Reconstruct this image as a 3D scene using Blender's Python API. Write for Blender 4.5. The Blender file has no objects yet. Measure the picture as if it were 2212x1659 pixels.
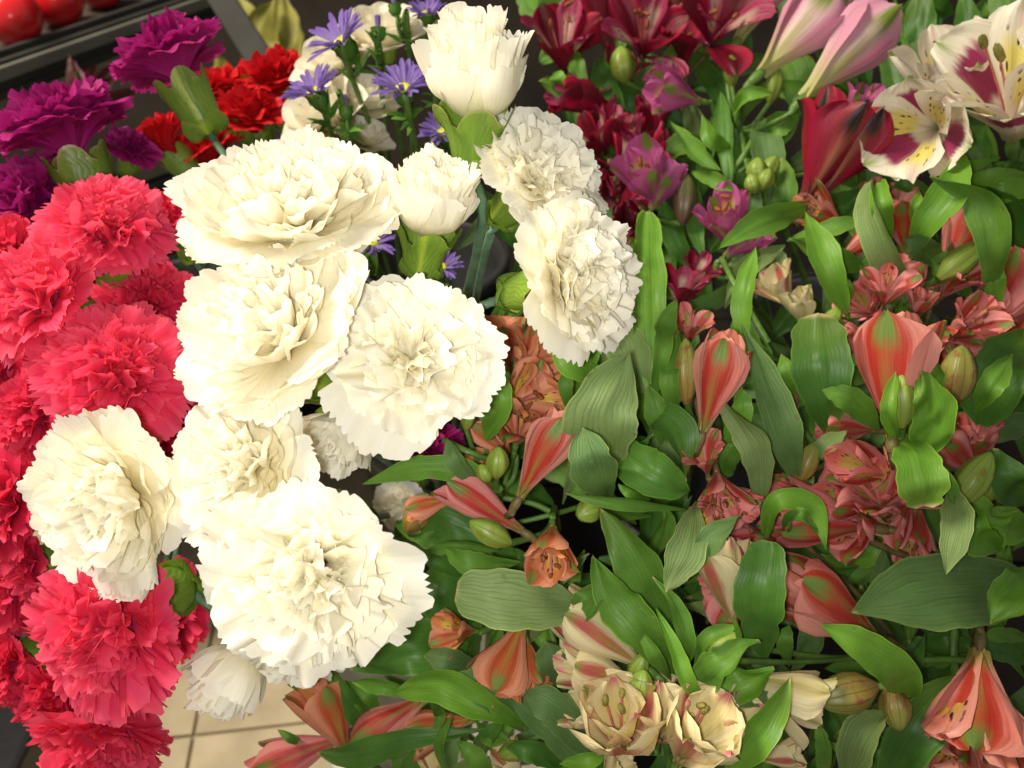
import bpy, math, random
import numpy as np
from mathutils import Vector

SC = bpy.context.scene
COL = SC.collection
D2R = math.pi / 180

# ------------------------------------------------------------------ camera
PITCH = 40 * D2R
CAM = np.array([0.0, 0.0, 1.3])
FPX = 1736.0                      # focal length in pixels of the 2212 x 1659 photograph
RT = np.array([1.0, 0, 0])
FW = np.array([0, math.cos(PITCH), -math.sin(PITCH)])
UP = np.array([0, math.sin(PITCH), math.cos(PITCH)])
cd = bpy.data.cameras.new('camera')
cam = bpy.data.objects.new('camera', cd); COL.objects.link(cam)
cam.location = CAM
cam.rotation_euler = (math.pi / 2 - PITCH, 0, 0)
cd.sensor_width = 36; cd.lens = 36 * FPX / 2212
cd.clip_start = .01; cd.clip_end = 50
cd.dof.use_dof = True; cd.dof.focus_distance = .335; cd.dof.aperture_fstop = 11
SC.camera = cam


def at(u, v, d):
    return CAM + RT * ((u - 1106) / FPX * d) + UP * ((829.5 - v) / FPX * d) + FW * d


# ------------------------------------------------------------------ world, lamps, exposure
w = bpy.data.worlds.new('World'); SC.world = w; w.use_nodes = True
bg = w.node_tree.nodes['Background']
bg.inputs[0].default_value = (1.0, .95, .87, 1); bg.inputs[1].default_value = .21


def lamp(name, kind, loc, target, energy, size, color, **kw):
    ld = bpy.data.lights.new(name, kind); o = bpy.data.objects.new(name, ld); COL.objects.link(o)
    o.location = loc
    o.rotation_euler = (Vector(target) - Vector(loc)).to_track_quat('-Z', 'Y').to_euler()
    ld.energy = energy; ld.color = color
    if kind == 'AREA':
        ld.shape = 'DISK'; ld.size = size
    else:
        ld.shadow_soft_size = size
    for k, x in kw.items(): setattr(ld, k, x)
    return o


# the phone's own flash, a little left of and below the lens
lamp('phone_flash', 'SPOT', CAM - RT * .016 - UP * .006 - FW * .002, at(900, 820, .3), 4.25, .008, (1.0, .975, .92),
     spot_size=122 * D2R, spot_blend=1.0)
# the shop's ceiling light
lamp('ceiling_light', 'AREA', (-1.15, .55, 2.5), (-.45, .7, .3), 52, .8, (1.0, .9, .74))
SC.view_settings.view_transform = 'Standard'; SC.view_settings.look = 'None'
SC.view_settings.exposure = 0.2; SC.view_settings.gamma = 1
SC.cycles.max_bounces = 12; SC.cycles.diffuse_bounces = 10; SC.cycles.transmission_bounces = 10


# ------------------------------------------------------------------ node helper
class G:
    def __init__(s, name):
        s.m = bpy.data.materials.new(name); s.m.use_nodes = True
        s.t = s.m.node_tree; s.t.nodes.clear()
        s.out = s.t.nodes.new('ShaderNodeOutputMaterial')
        uv = s.t.nodes.new('ShaderNodeUVMap'); uv.uv_map = 'uv'
        sp = s.t.nodes.new('ShaderNodeSeparateXYZ'); s.t.links.new(uv.outputs[0], sp.inputs[0])
        s.x, s.y = sp.outputs[0], sp.outputs[1]
        s.rnd = s.t.nodes.new('ShaderNodeObjectInfo').outputs['Random']

    def put(s, sock, val):
        if val is None: return
        if isinstance(val, bpy.types.NodeSocket): s.t.links.new(val, sock)
        elif isinstance(val, (tuple, list)):
            sock.default_value = tuple(val) + (1,) if len(val) == 3 and sock.type == 'RGBA' else val
        else: sock.default_value = val

    def math(s, op, a, b=None, c=None):
        n = s.t.nodes.new('ShaderNodeMath'); n.operation = op
        for i, q in enumerate((a, b, c)): s.put(n.inputs[i], q)
        return n.outputs[0]

    def step(s, a, lo, hi):       # smooth step, falling when lo > hi
        n = s.t.nodes.new('ShaderNodeMapRange'); n.interpolation_type = 'SMOOTHSTEP'
        s.put(n.inputs[0], a)
        if lo < hi: n.inputs[1].default_value, n.inputs[2].default_value = lo, hi
        else:
            n.inputs[1].default_value, n.inputs[2].default_value = hi, lo
            n.inputs[3].default_value, n.inputs[4].default_value = 1, 0
        return n.outputs[0]

    def mix(s, f, a, b, mode='MIX'):
        n = s.t.nodes.new('ShaderNodeMix'); n.data_type = 'RGBA'; n.blend_type = mode
        s.put(n.inputs[0], f); s.put(n.inputs[6], a); s.put(n.inputs[7], b)
        return n.outputs[2]

    def vec(s, x, y, z=0.0):
        n = s.t.nodes.new('ShaderNodeCombineXYZ')
        for i, q in enumerate((x, y, z)): s.put(n.inputs[i], q)
        return n.outputs[0]

    def noise(s, v, scale, detail=2.0, rough=.5):
        n = s.t.nodes.new('ShaderNodeTexNoise'); n.inputs['Scale'].default_value = scale
        n.inputs['Detail'].default_value = detail; n.inputs['Roughness'].default_value = rough
        if v is None:
            v = s.t.nodes.new('ShaderNodeTexCoord').outputs['Object']
        s.put(n.inputs[0], v); return n.outputs[0]

    def voro(s, v, scale=1.0):
        n = s.t.nodes.new('ShaderNodeTexVoronoi'); n.inputs['Scale'].default_value = scale
        s.put(n.inputs[0], v); return n.outputs[0]

    def uvn(s, sx, sy, scale=1.0, detail=2.0):
        return s.noise(s.vec(s.math('MULTIPLY', s.x, sx), s.math('MULTIPLY', s.y, sy), s.math('MULTIPLY', s.rnd, 40)), scale, detail)

    def bump(s, h, strength, dist=.001):
        n = s.t.nodes.new('ShaderNodeBump'); n.inputs['Strength'].default_value = strength
        n.inputs['Distance'].default_value = dist; s.put(n.inputs['Height'], h); return n.outputs[0]

    def fin(s, col, rough=.5, spec=.3, trans=0.0, tcol=None, normal=None, metal=0.0, coat=0.0):
        p = s.t.nodes.new('ShaderNodeBsdfPrincipled')
        s.put(p.inputs['Base Color'], col); s.put(p.inputs['Roughness'], rough)
        p.inputs['Specular IOR Level'].default_value = spec; p.inputs['Metallic'].default_value = metal
        p.inputs['Coat Weight'].default_value = coat
        if normal is not None: s.put(p.inputs['Normal'], normal)
        res = p.outputs[0]
        if trans:
            t = s.t.nodes.new('ShaderNodeBsdfTranslucent'); s.put(t.inputs[0], tcol or col)
            if normal is not None: s.put(t.inputs['Normal'], normal)
            x = s.t.nodes.new('ShaderNodeMixShader'); x.inputs[0].default_value = trans
            s.t.links.new(res, x.inputs[1]); s.t.links.new(t.outputs[0], x.inputs[2]); res = x.outputs[0]
        s.t.links.new(res, s.out.inputs[0])
        return s.m


def plain(name, col, rough=.6, spec=.3, var=.25, scale=60, metal=0.0, coat=0.0, bump=.15):
    g = G(name); n = g.noise(None, scale, 4)
    c = g.mix(g.step(n, .3, .7), [x * (1 - var) for x in col], [min(1, x * (1 + var * .5)) for x in col])
    return g.fin(c, rough, spec, metal=metal, coat=coat, normal=g.bump(g.noise(None, scale * 4, 3), bump, .002))


def petal_mat(name, inner, outer, edge, trans=.3, rough=.55, spec=.22, pleat=.5, lo=.1, hi=.8, tcol=None):
    g = G(name)
    c = g.mix(g.step(g.y, lo, hi), inner, outer)
    c = g.mix(g.math('MULTIPLY', g.step(g.y, .86, 1.0), .6), c, edge)
    c = g.mix(g.math('MULTIPLY', g.step(g.noise(None, 70, 3), .35, .7), .28), c, inner)
    f = g.uvn(34, 1.6, 1, 3)
    c = g.mix(g.math('MULTIPLY', g.step(f, .4, .75), .22 if name != 'white_petal' else .08), c, [x * .72 for x in outer], 'MIX')
    c = g.mix(g.math('MULTIPLY', g.rnd, .14 if name != 'white_petal' else .05), c, [x * .8 for x in outer])
    h = g.math('ADD', g.uvn(22, 1.2, 1, 3), g.math('MULTIPLY', g.noise(None, 1500, 2), .18))
    return g.fin(c, rough, spec, trans, tcol=tcol, normal=g.bump(h, pleat, .0012))


def leaf_mat(name, dark, light, vein, rough=.42, spec=.45, vstr=.5, coat=0.0, nv=9.0, relief=.5):
    g = G(name)
    wob = g.math('MULTIPLY', g.math('SUBTRACT', g.uvn(4, 2.2), .5), .22)
    ph = g.math('MULTIPLY', g.math('ADD', g.x, wob), math.pi * nv)
    ln = g.math('ABSOLUTE', g.math('SINE', ph))
    line = g.math('MULTIPLY', g.step(ln, .26, .04), g.step(g.uvn(7, 3.5), .3, .55))
    big = g.step(g.noise(None, 45, 3), .32, .68)
    c = g.mix(big, dark, light)
    c = g.mix(g.math('MULTIPLY', g.rnd, .45), c, [dark[0] * .75, dark[1] * .72, dark[2] * .9])
    c = g.mix(g.math('MULTIPLY', line, g.math('MULTIPLY', g.math('MULTIPLY_ADD', g.rnd, .9, .35), vstr)), c, vein)
    fine = g.uvn(60, 3, 1, 4)
    c = g.mix(g.math('MULTIPLY', g.step(fine, .45, .7), .25), c, [x * 1.35 for x in light])
    ax = g.math('ABSOLUTE', g.math('SUBTRACT', g.x, .5))
    c = g.mix(g.math('MULTIPLY', g.step(ax, .465, .5), .55), c, (light[0] * 2.1, light[1] * 1.7, light[2] * 1.3))
    spots = g.step(g.noise(None, 260, 2), .70, .76)
    c = g.mix(g.math('MULTIPLY', spots, .3), c, (.16, .17, .07))
    sc = g.math('MULTIPLY', g.step(g.uvn(9, 26, 1, 5), .62, .72), g.step(g.noise(None, 38, 2), .5, .62))
    c = g.mix(g.math('MULTIPLY', sc, .4), c, (light[0] * 2 + .05, light[1] * 1.5 + .03, light[2] * 2.2 + .05))
    yel = g.math('MULTIPLY', g.step(g.y, .55, 1.0), g.step(g.rnd, .6, .95))
    c = g.mix(g.math('MULTIPLY', yel, .22), c, (.27, .27, .05))
    dry = g.math('MULTIPLY', g.step(g.noise(None, 190, 4), .66, .70), g.step(ax, .2, .48))
    c = g.mix(g.math('MULTIPLY', dry, .6), c, (.13, .10, .03))
    tipd = g.step(g.math('ADD', g.y, g.math('MULTIPLY', g.rnd, .06)), 1.0, 1.05)
    c = g.mix(tipd, c, (.45, .36, .15))
    h = g.math('ADD', g.math('MULTIPLY', ln, .5), g.math('MULTIPLY', g.noise(None, 320, 3), .5))
    r = g.math('MULTIPLY_ADD', g.noise(None, 130, 3), .3, rough - .15)
    return g.fin(c, r, spec, .2, tcol=[light[0] * 1.1, light[1] * 1.4, light[2] * .5], normal=g.bump(h, relief, .0009), coat=coat)


def tepal_mat(name, base, stripe, margin, tip, inner=False, throat=None, bt=.26, fleck=(.06, .01, .01), sw=.26, tipgreen=.8, line=None, y0=.55, lo=.05, band=None):
    g = G(name)
    ax = g.math('ABSOLUTE', g.math('SUBTRACT', g.x, .5))
    jag = g.math('MULTIPLY', g.math('SUBTRACT', g.uvn(26, 3, 1, 3), .5), .16)
    axj = g.math('ADD', ax, jag)
    c = g.mix(g.step(axj, sw + .09, sw - .09), margin, stripe)
    if band:      # the colour stays in a patch of the tepal's length
        bm = g.math('MULTIPLY', g.step(g.math('ADD', g.y, jag), band[0], band[0] + .12), g.step(g.math('ADD', g.y, jag), band[1] + .1, band[1]))
        c = g.mix(bm, margin, c)
    if line: c = g.mix(g.math('MULTIPLY', g.step(axj, .13, .02), g.step(g.y, .95, .3)), c, line)
    if throat:
        c = g.mix(g.math('MULTIPLY', g.step(axj, .38, .2), g.math('MULTIPLY', g.step(g.y, .3, .45), g.step(g.y, .85, .65))), c, throat)
    c = g.mix(g.math('MULTIPLY', g.step(axj, .21, .07), g.step(g.math('ADD', g.y, jag), tipgreen, tipgreen + .2)), c, tip)
    c = g.mix(g.step(g.math('ADD', g.y, jag), bt, lo), c, base)
    if inner:
        vo = g.voro(g.vec(g.math('MULTIPLY', g.x, 11), g.math('MULTIPLY', g.y, 6.5), g.math('MULTIPLY', g.rnd, 9)))
        m = g.math('MULTIPLY', g.step(vo, .30, .2), g.math('MULTIPLY', g.step(g.y, .42, .5), g.step(g.y, .86, .78)))
        m = g.math('MULTIPLY', m, g.step(ax, .42, .36))
        c = g.mix(m, c, fleck)
    f = g.uvn(40, 1.4, 1, 4)
    c = g.mix(g.math('MULTIPLY', g.step(f, .45, .7), .5), c, (.74, .66, .62), 'MULTIPLY')
    c = g.mix(g.math('MULTIPLY', g.rnd, .35), c, (.82, .74, .70), 'MULTIPLY')
    h = g.math('ADD', g.uvn(30, 1.4, 1, 3), g.math('MULTIPLY', g.noise(None, 1400, 2), .25))
    return g.fin(c, .42, .35, .22, normal=g.bump(h, .45, .0009))


def bud_mat(name, a, b, stripe):
    g = G(name)
    c = g.mix(g.step(g.y, .15, .9), a, b)
    s = g.step(g.math('ABSOLUTE', g.math('SINE', g.math('MULTIPLY_ADD', g.x, math.pi * 12, g.math('MULTIPLY', g.uvn(3, 3), 1.2)))), .28, .04)
    c = g.mix(g.math('MULTIPLY', s, .75), c, stripe)
    c = g.mix(g.step(g.noise(None, 140, 3), .52, .7), c, [stripe[0] * 1.6, stripe[1], stripe[2]])
    return g.fin(c, .4, .4, .08, normal=g.bump(s, .3, .0006))


MAT = dict(
    white=petal_mat('white_petal', (.94, .855, .55), (.935, .915, .815), (.945, .93, .865), trans=.42, rough=.62, pleat=.3, lo=.15, hi=.85, tcol=(.98, .94, .78)),
    white_far=petal_mat('cream_petal', (.88, .84, .58), (.90, .86, .72), (.90, .86, .74), trans=.3, rough=.6, pleat=.25),
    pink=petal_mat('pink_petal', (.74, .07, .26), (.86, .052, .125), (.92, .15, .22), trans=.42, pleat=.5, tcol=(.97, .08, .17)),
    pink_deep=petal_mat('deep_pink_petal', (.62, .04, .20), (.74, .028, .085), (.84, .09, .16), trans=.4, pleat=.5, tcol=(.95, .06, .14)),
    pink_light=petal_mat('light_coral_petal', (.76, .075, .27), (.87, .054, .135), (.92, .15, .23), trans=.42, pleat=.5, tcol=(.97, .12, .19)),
    magenta=petal_mat('magenta_petal', (.56, .03, .25), (.37, .008, .155), (.50, .035, .26), trans=.3, pleat=.6),
    red=petal_mat('red_petal', (.55, .008, .015), (.62, .010, .014), (.7, .02, .03), trans=.2, pleat=.5),
    aster=petal_mat('violet_ray', (.42, .30, .66), (.29, .17, .60), (.36, .23, .68), trans=.25, pleat=.8),
    aster_disc=plain('yellow_disc', (.62, .62, .06), .8, .1, .4, 500),
    calyx=leaf_mat('calyx_green', (.15, .28, .035), (.27, .40, .05), (.09, .20, .02), rough=.4, vstr=.35, nv=30, relief=.3),
    bluestem=plain('glaucous_stem', (.10, .19, .11), .5, .3, .25, 120),
    stem=plain('green_stem', (.10, .20, .035), .45, .35, .3, 120),
    brownstem=plain('brown_green_stem', (.13, .10, .035), .5, .3, .35, 120),
    dark=leaf_mat('dark_glossy_leaf', (.044, .130, .017), (.084, .210, .028), (.026, .08, .010), rough=.44, spec=.32, vstr=.2, nv=13, relief=.14),
    mid=leaf_mat('green_leaf', (.084, .198, .024), (.140, .292, .038), (.045, .115, .012), rough=.5, spec=.28, vstr=.3, nv=13, relief=.2),
    bright=leaf_mat('bright_leaf', (.108, .262, .023), (.168, .350, .036), (.08, .18, .015), rough=.44, spec=.3, vstr=.25, nv=11, relief=.16),
    pale=leaf_mat('veined_pale_leaf', (.170, .260, .080), (.235, .33, .113), (.05, .095, .025), rough=.55, spec=.25, vstr=.8, nv=12, relief=.35),
    grey=leaf_mat('grey_green_leaf', (.092, .178, .050), (.140, .245, .072), (.045, .085, .025), rough=.55, spec=.25, vstr=.75, nv=13, relief=.35),
    bud=bud_mat('green_bud', (.20, .26, .04), (.24, .36, .05), (.12, .17, .02)),
    budred=bud_mat('striped_bud', (.26, .17, .04), (.22, .26, .05), (.13, .07, .025)),
    buddark=bud_mat('dark_bud', (.12, .07, .04), (.13, .15, .04), (.06, .02, .025)),
    anther=plain('olive_anther', (.22, .20, .05), .7, .2, .3, 400),
    anther_red=plain('rust_anther', (.26, .08, .03), .7, .2, .3, 400),
    filament=plain('pink_filament', (.55, .17, .16), .5, .3, .2, 200),
    coral=tepal_mat('coral_tepal', (.28, .25, .05), (.47, .045, .026), (.79, .32, .26), (.16, .25, .05), sw=.28, line=(.40, .19, .05), tipgreen=.66),
    coral_in=tepal_mat('coral_inner_tepal', (.5, .36, .1), (.74, .25, .17), (.79, .33, .26), (.62, .2, .13), True, (.70, .45, .08), tipgreen=1.2),
    orange=tepal_mat('orange_tepal', (.32, .26, .05), (.56, .10, .035), (.77, .33, .19), (.20, .27, .06), sw=.24, line=(.44, .27, .06), tipgreen=.68),
    orange_in=tepal_mat('orange_inner_tepal', (.5, .36, .1), (.68, .25, .08), (.72, .27, .14), (.6, .2, .1), True, (.75, .52, .08), tipgreen=1.2),
    rose=tepal_mat('rose_tepal', (.28, .20, .06), (.50, .042, .038), (.79, .29, .27), (.16, .25, .05), sw=.25, line=(.36, .16, .06), tipgreen=.68),
    rose_in=tepal_mat('rose_inner_tepal', (.4, .3, .12), (.66, .14, .12), (.75, .24, .23), (.6, .2, .13), True, (.45, .33, .08), tipgreen=1.2),
    burg=tepal_mat('burgundy_tepal', (.10, .04, .03), (.16, .005, .020), (.38, .008, .045), (.10, .12, .03), sw=.3, tipgreen=.88),
    burg_in=tepal_mat('burgundy_inner_tepal', (.25, .02, .05), (.33, .028, .085), (.37, .035, .10), (.3, .05, .08), True, (.58, .38, .30), tipgreen=1.2),
    burgred=tepal_mat('crimson_tepal', (.14, .04, .03), (.28, .022, .028), (.32, .006, .032), (.03, .02, .022), sw=.2, line=(.42, .16, .09), tipgreen=.62),
    violet=tepal_mat('violet_pink_tepal', (.36, .38, .10), (.46, .085, .22), (.57, .12, .33), (.18, .28, .04), sw=.2, line=(.40, .36, .14), tipgreen=.64),
    violet_in=tepal_mat('violet_inner_tepal', (.4, .35, .15), (.48, .09, .26), (.58, .14, .35), (.4, .3, .2), True, (.55, .45, .12), tipgreen=1.2),
    lilac=tepal_mat('lilac_tepal', (.50, .50, .18), (.74, .56, .52), (.72, .33, .46), (.20, .28, .04), sw=.17, line=(.36, .31, .10), tipgreen=.66, bt=.62),
    ivory=tepal_mat('ivory_burgundy_tepal', (.58, .54, .24), (.36, .035, .13), (.92, .88, .72), (.25, .38, .05), sw=.25, band=(.32, .74), tipgreen=.82),
    ivory_in=tepal_mat('ivory_inner_tepal', (.6, .55, .3), (.80, .62, .55), (.92, .88, .72), (.6, .6, .3), True, (.84, .76, .22), tipgreen=1.2, sw=.06),
    cream=tepal_mat('cream_pink_tepal', (.48, .36, .14), (.54, .085, .10), (.83, .73, .42), (.24, .30, .06), sw=.14, line=(.40, .32, .08), tipgreen=.8),
    cream_in=tepal_mat('cream_inner_tepal', (.62, .56, .2), (.80, .69, .34), (.83, .74, .42), (.74, .18, .25), False, (.80, .70, .30), tipgreen=.8),
    ivorybud=tepal_mat('pale_cream_tepal', (.35, .36, .10), (.62, .54, .26), (.72, .64, .38), (.35, .40, .08), sw=.2, line=(.34, .33, .08), tipgreen=.8),
)


# ------------------------------------------------------------------ mesh helpers
def grid_mesh(name, P, mat, wrap=False):
    nu, nv = P.shape[:2]
    me = bpy.data.meshes.new(name)
    co = P.reshape(-1, 3).astype(np.float32)
    i = np.arange(nu - 1)[:, None] * nv; j = np.arange(nv - 1)[None, :]
    q = np.stack([i + j, i + j + 1, i + nv + j + 1, i + nv + j], -1).reshape(-1, 4).astype(np.int32)
    me.vertices.add(len(co)); me.vertices.foreach_set('co', co.ravel())
    me.loops.add(q.size); me.loops.foreach_set('vertex_index', q.ravel())
    me.polygons.add(len(q)); me.polygons.foreach_set('loop_start', np.arange(0, q.size, 4, dtype=np.int32))
    U, V = np.meshgrid(np.linspace(0, 1, nv), np.linspace(0, 1, nu))
    uv = np.stack([U.ravel(), V.ravel()], -1).astype(np.float32)
    lay = me.uv_layers.new(name='uv'); lay.data.foreach_set('uv', uv[q.ravel()].ravel())
    me.polygons.foreach_set('use_smooth', np.ones(len(q), dtype=bool))
    me.update(); me.materials.append(MAT[mat] if isinstance(mat, str) else mat)
    return me


def part(name, P, mat, parent, porg, org=None):
    """one mesh object from grid P given in world coordinates, child of a parent whose origin is porg"""
    org = P.reshape(-1, 3)[0].copy() if org is None else org
    o = bpy.data.objects.new(name, grid_mesh(name, P - org, mat)); COL.objects.link(o)
    o.parent = parent; o.location = org - porg
    return o


def thing(name, label, cat, loc, group=None):
    o = bpy.data.objects.new(name, None); COL.objects.link(o); o.location = loc
    o.empty_display_size = .02
    o['label'] = label; o['category'] = cat
    if group: o['group'] = group
    return o


def poly_obj(name, verts, faces, mat, parent=None, loc=(0, 0, 0), bevel=0.0, smooth=False):
    me = bpy.data.meshes.new(name); me.from_pydata([tuple(map(float, x)) for x in verts], [], faces); me.update()
    me.materials.append(MAT[mat] if isinstance(mat, str) else mat)
    me.uv_layers.new(name='uv')
    if smooth: me.polygons.foreach_set('use_smooth', np.ones(len(me.polygons), dtype=bool))
    o = bpy.data.objects.new(name, me); COL.objects.link(o); o.location = loc
    if parent: o.parent = parent
    if bevel:
        b = o.modifiers.new('bevel', 'BEVEL'); b.width = bevel; b.segments = 2
    return o


def box_vf(c, ex, ey, ez):
    c, ex, ey, ez = map(np.array, (c, ex, ey, ez))
    vs = [c + sx * ex + sy * ey + sz * ez for sz in (-1, 1) for sx, sy in ((-1, -1), (1, -1), (1, 1), (-1, 1))]
    return vs, [(3, 2, 1, 0), (4, 5, 6, 7), (0, 1, 5, 4), (1, 2, 6, 5), (2, 3, 7, 6), (3, 0, 4, 7)]


def nrm(v): return v / (np.linalg.norm(v, axis=-1, keepdims=True) + 1e-12)


def frame(axis, spin=0.0):
    a = nrm(np.array(axis, float)); h = UP if abs(a @ UP) < .9 else RT
    x = nrm(np.cross(h, a)); y = np.cross(a, x)
    c, s = math.cos(spin), math.sin(spin)
    return np.stack([x * c + y * s, -x * s + y * c, a])       # rows: local x, y, z


def spline(pts, n):
    p = np.array(pts, float); k = len(p)
    if k == 2: return p[0] + (p[1] - p[0]) * np.linspace(0, 1, n)[:, None]
    e = np.vstack([2 * p[0] - p[1], p, 2 * p[-1] - p[-2]])
    t = np.linspace(0, k - 1 - 1e-6, n); i = t.astype(int); f = (t - i)[:, None]
    a, b, c, d = e[i], e[i + 1], e[i + 2], e[i + 3]
    return .5 * (2 * b + (c - a) * f + (2 * a - 5 * b + 4 * c - d) * f ** 2 + (3 * b - a - 3 * c + d) * f ** 3)


def tube_grid(pts, rad, n=10, seg=7):
    C = spline(pts, n); T = nrm(np.gradient(C, axis=0)); r = np.interp(np.linspace(0, 1, n), np.linspace(0, 1, len(rad)), rad)
    h = np.array([.31, .17, .94]); X = nrm(np.cross(T, h)); Y = np.cross(T, X)
    a = np.linspace(0, 2 * math.pi, seg + 1)
    return C[:, None] + r[:, None, None] * (np.cos(a)[None, :, None] * X[:, None] + np.sin(a)[None, :, None] * Y[:, None])


def lathe_grid(prof, F, org, seg=18, fn=None):
    """prof: list of (r, z); F: frame rows; fn(a, k) scales the radius"""
    a = np.linspace(0, 2 * math.pi, seg + 1); pr = np.array(prof, float)
    r = pr[:, 0][:, None] * np.ones_like(a); z = pr[:, 1][:, None] * np.ones_like(a)
    if fn: r, z = fn(r, z, a[None, :], np.linspace(0, 1, len(pr))[:, None])
    return org + r[..., None] * (np.cos(a)[None, :, None] * F[0] + np.sin(a)[None, :, None] * F[1]) + z[..., None] * F[2]


def sheet(rng, L, th, wf, cup=0., ruf=0., rn=2., rnd=0., ser=0., nu=9, nv=25, crump=0., lobes=0., curl=0., rufp=1.6):
    """a petal: x outward, y across, z along the flower's axis.
    th = (positions, angles from the axis in degrees), wf = (positions, half widths)"""
    u = np.linspace(0, 1, nu); v = np.linspace(-1, 1, nv)
    teeth = rng.uniform(0, 1, nv) ** 1.5 * ser * 1.3; teeth[rng.uniform(0, 1, nv) < .45] *= .12
    lob = lobes * (np.sin(v * rng.uniform(3, 5) + rng.uniform(0, 6)) * .6 + np.sin(v * rng.uniform(7, 10) + rng.uniform(0, 6)) * .4)
    ls = 1 - rnd * np.abs(v) ** 2.3 - teeth + lob
    UU = u[:, None] * ls[None]
    s = np.linspace(0, 1.3, 80); ang = np.interp(s, th[0], th[1]); ang = np.convolve(np.pad(ang, 6, 'edge'), np.ones(13) / 13, 'valid') * D2R
    ds = s[1] - s[0]; R = np.concatenate([[0], np.cumsum(np.sin(ang[:-1]) * ds)]) * L; Z = np.concatenate([[0], np.cumsum(np.cos(ang[:-1]) * ds)]) * L
    r = np.interp(UU, s, R); z = np.interp(UU, s, Z); a = np.interp(UU, s, ang)
    w = np.interp(UU, wf[0], wf[1]); W = max(wf[1])
    y = w * v[None]
    ph = rng.uniform(0, 6.28, 6)
    d = cup * w * v[None] ** 2
    d = d + ruf * UU ** rufp * (np.sin(math.pi * rn * v[None] + ph[0] + 1.5 * UU) + .45 * np.sin(math.pi * rn * 2.1 * v[None] + ph[1]))
    d = d + crump * UU * (np.sin(6 * UU + 3 * v[None] + ph[2]) * np.sin(4 * v[None] - 3 * UU + ph[3]) + .5 * np.sin(11 * UU + ph[4]) * np.sin(8 * v[None] + ph[5]))
    if curl: d = d - curl * np.clip(UU - .72, 0, 1) ** 2 * 8
    y = y + .35 * crump * UU * np.sin(9 * UU + ph[1] + 2 * v[None])
    return np.stack([r - d * np.cos(a), y, z + d * np.sin(a)], -1)


def turn(P, az, F, org):
    c, s = math.cos(az), math.sin(az)
    x = P[..., 0] * c - P[..., 1] * s; y = P[..., 0] * s + P[..., 1] * c
    return org + x[..., None] * F[0] + y[..., None] * F[1] + P[..., 2][..., None] * F[2]


def img_axis(ang, tilt):
    a, t = ang * D2R, tilt * D2R
    return math.cos(t) * (math.cos(a) * RT + math.sin(a) * UP) - math.sin(t) * FW


# ------------------------------------------------------------------ buckets' places on the benches
BK = dict(white=np.array([-.08, .70, .42]), pink=np.array([-.44, .88, .42]), magenta=np.array([-.50, 1.17, .42]),
          aster=np.array([-.12, 1.04, .42]), cream=np.array([-.05, .39, .42]), coral=np.array([.22, .62, .42]),
          burg=np.array([.16, .97, .42]), violet=np.array([.44, .86, .42]))
BR = dict(white=.105, pink=.12, magenta=.12, aster=.11, cream=.12, coral=.13, burg=.12, violet=.12)


def bucket_spot(key, rng):
    a, r = rng.uniform(0, 6.28), BR[key] * .62 * math.sqrt(rng.uniform(0, 1))
    return BK[key] + np.array([math.cos(a) * r, math.sin(a) * r, .03])


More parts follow.
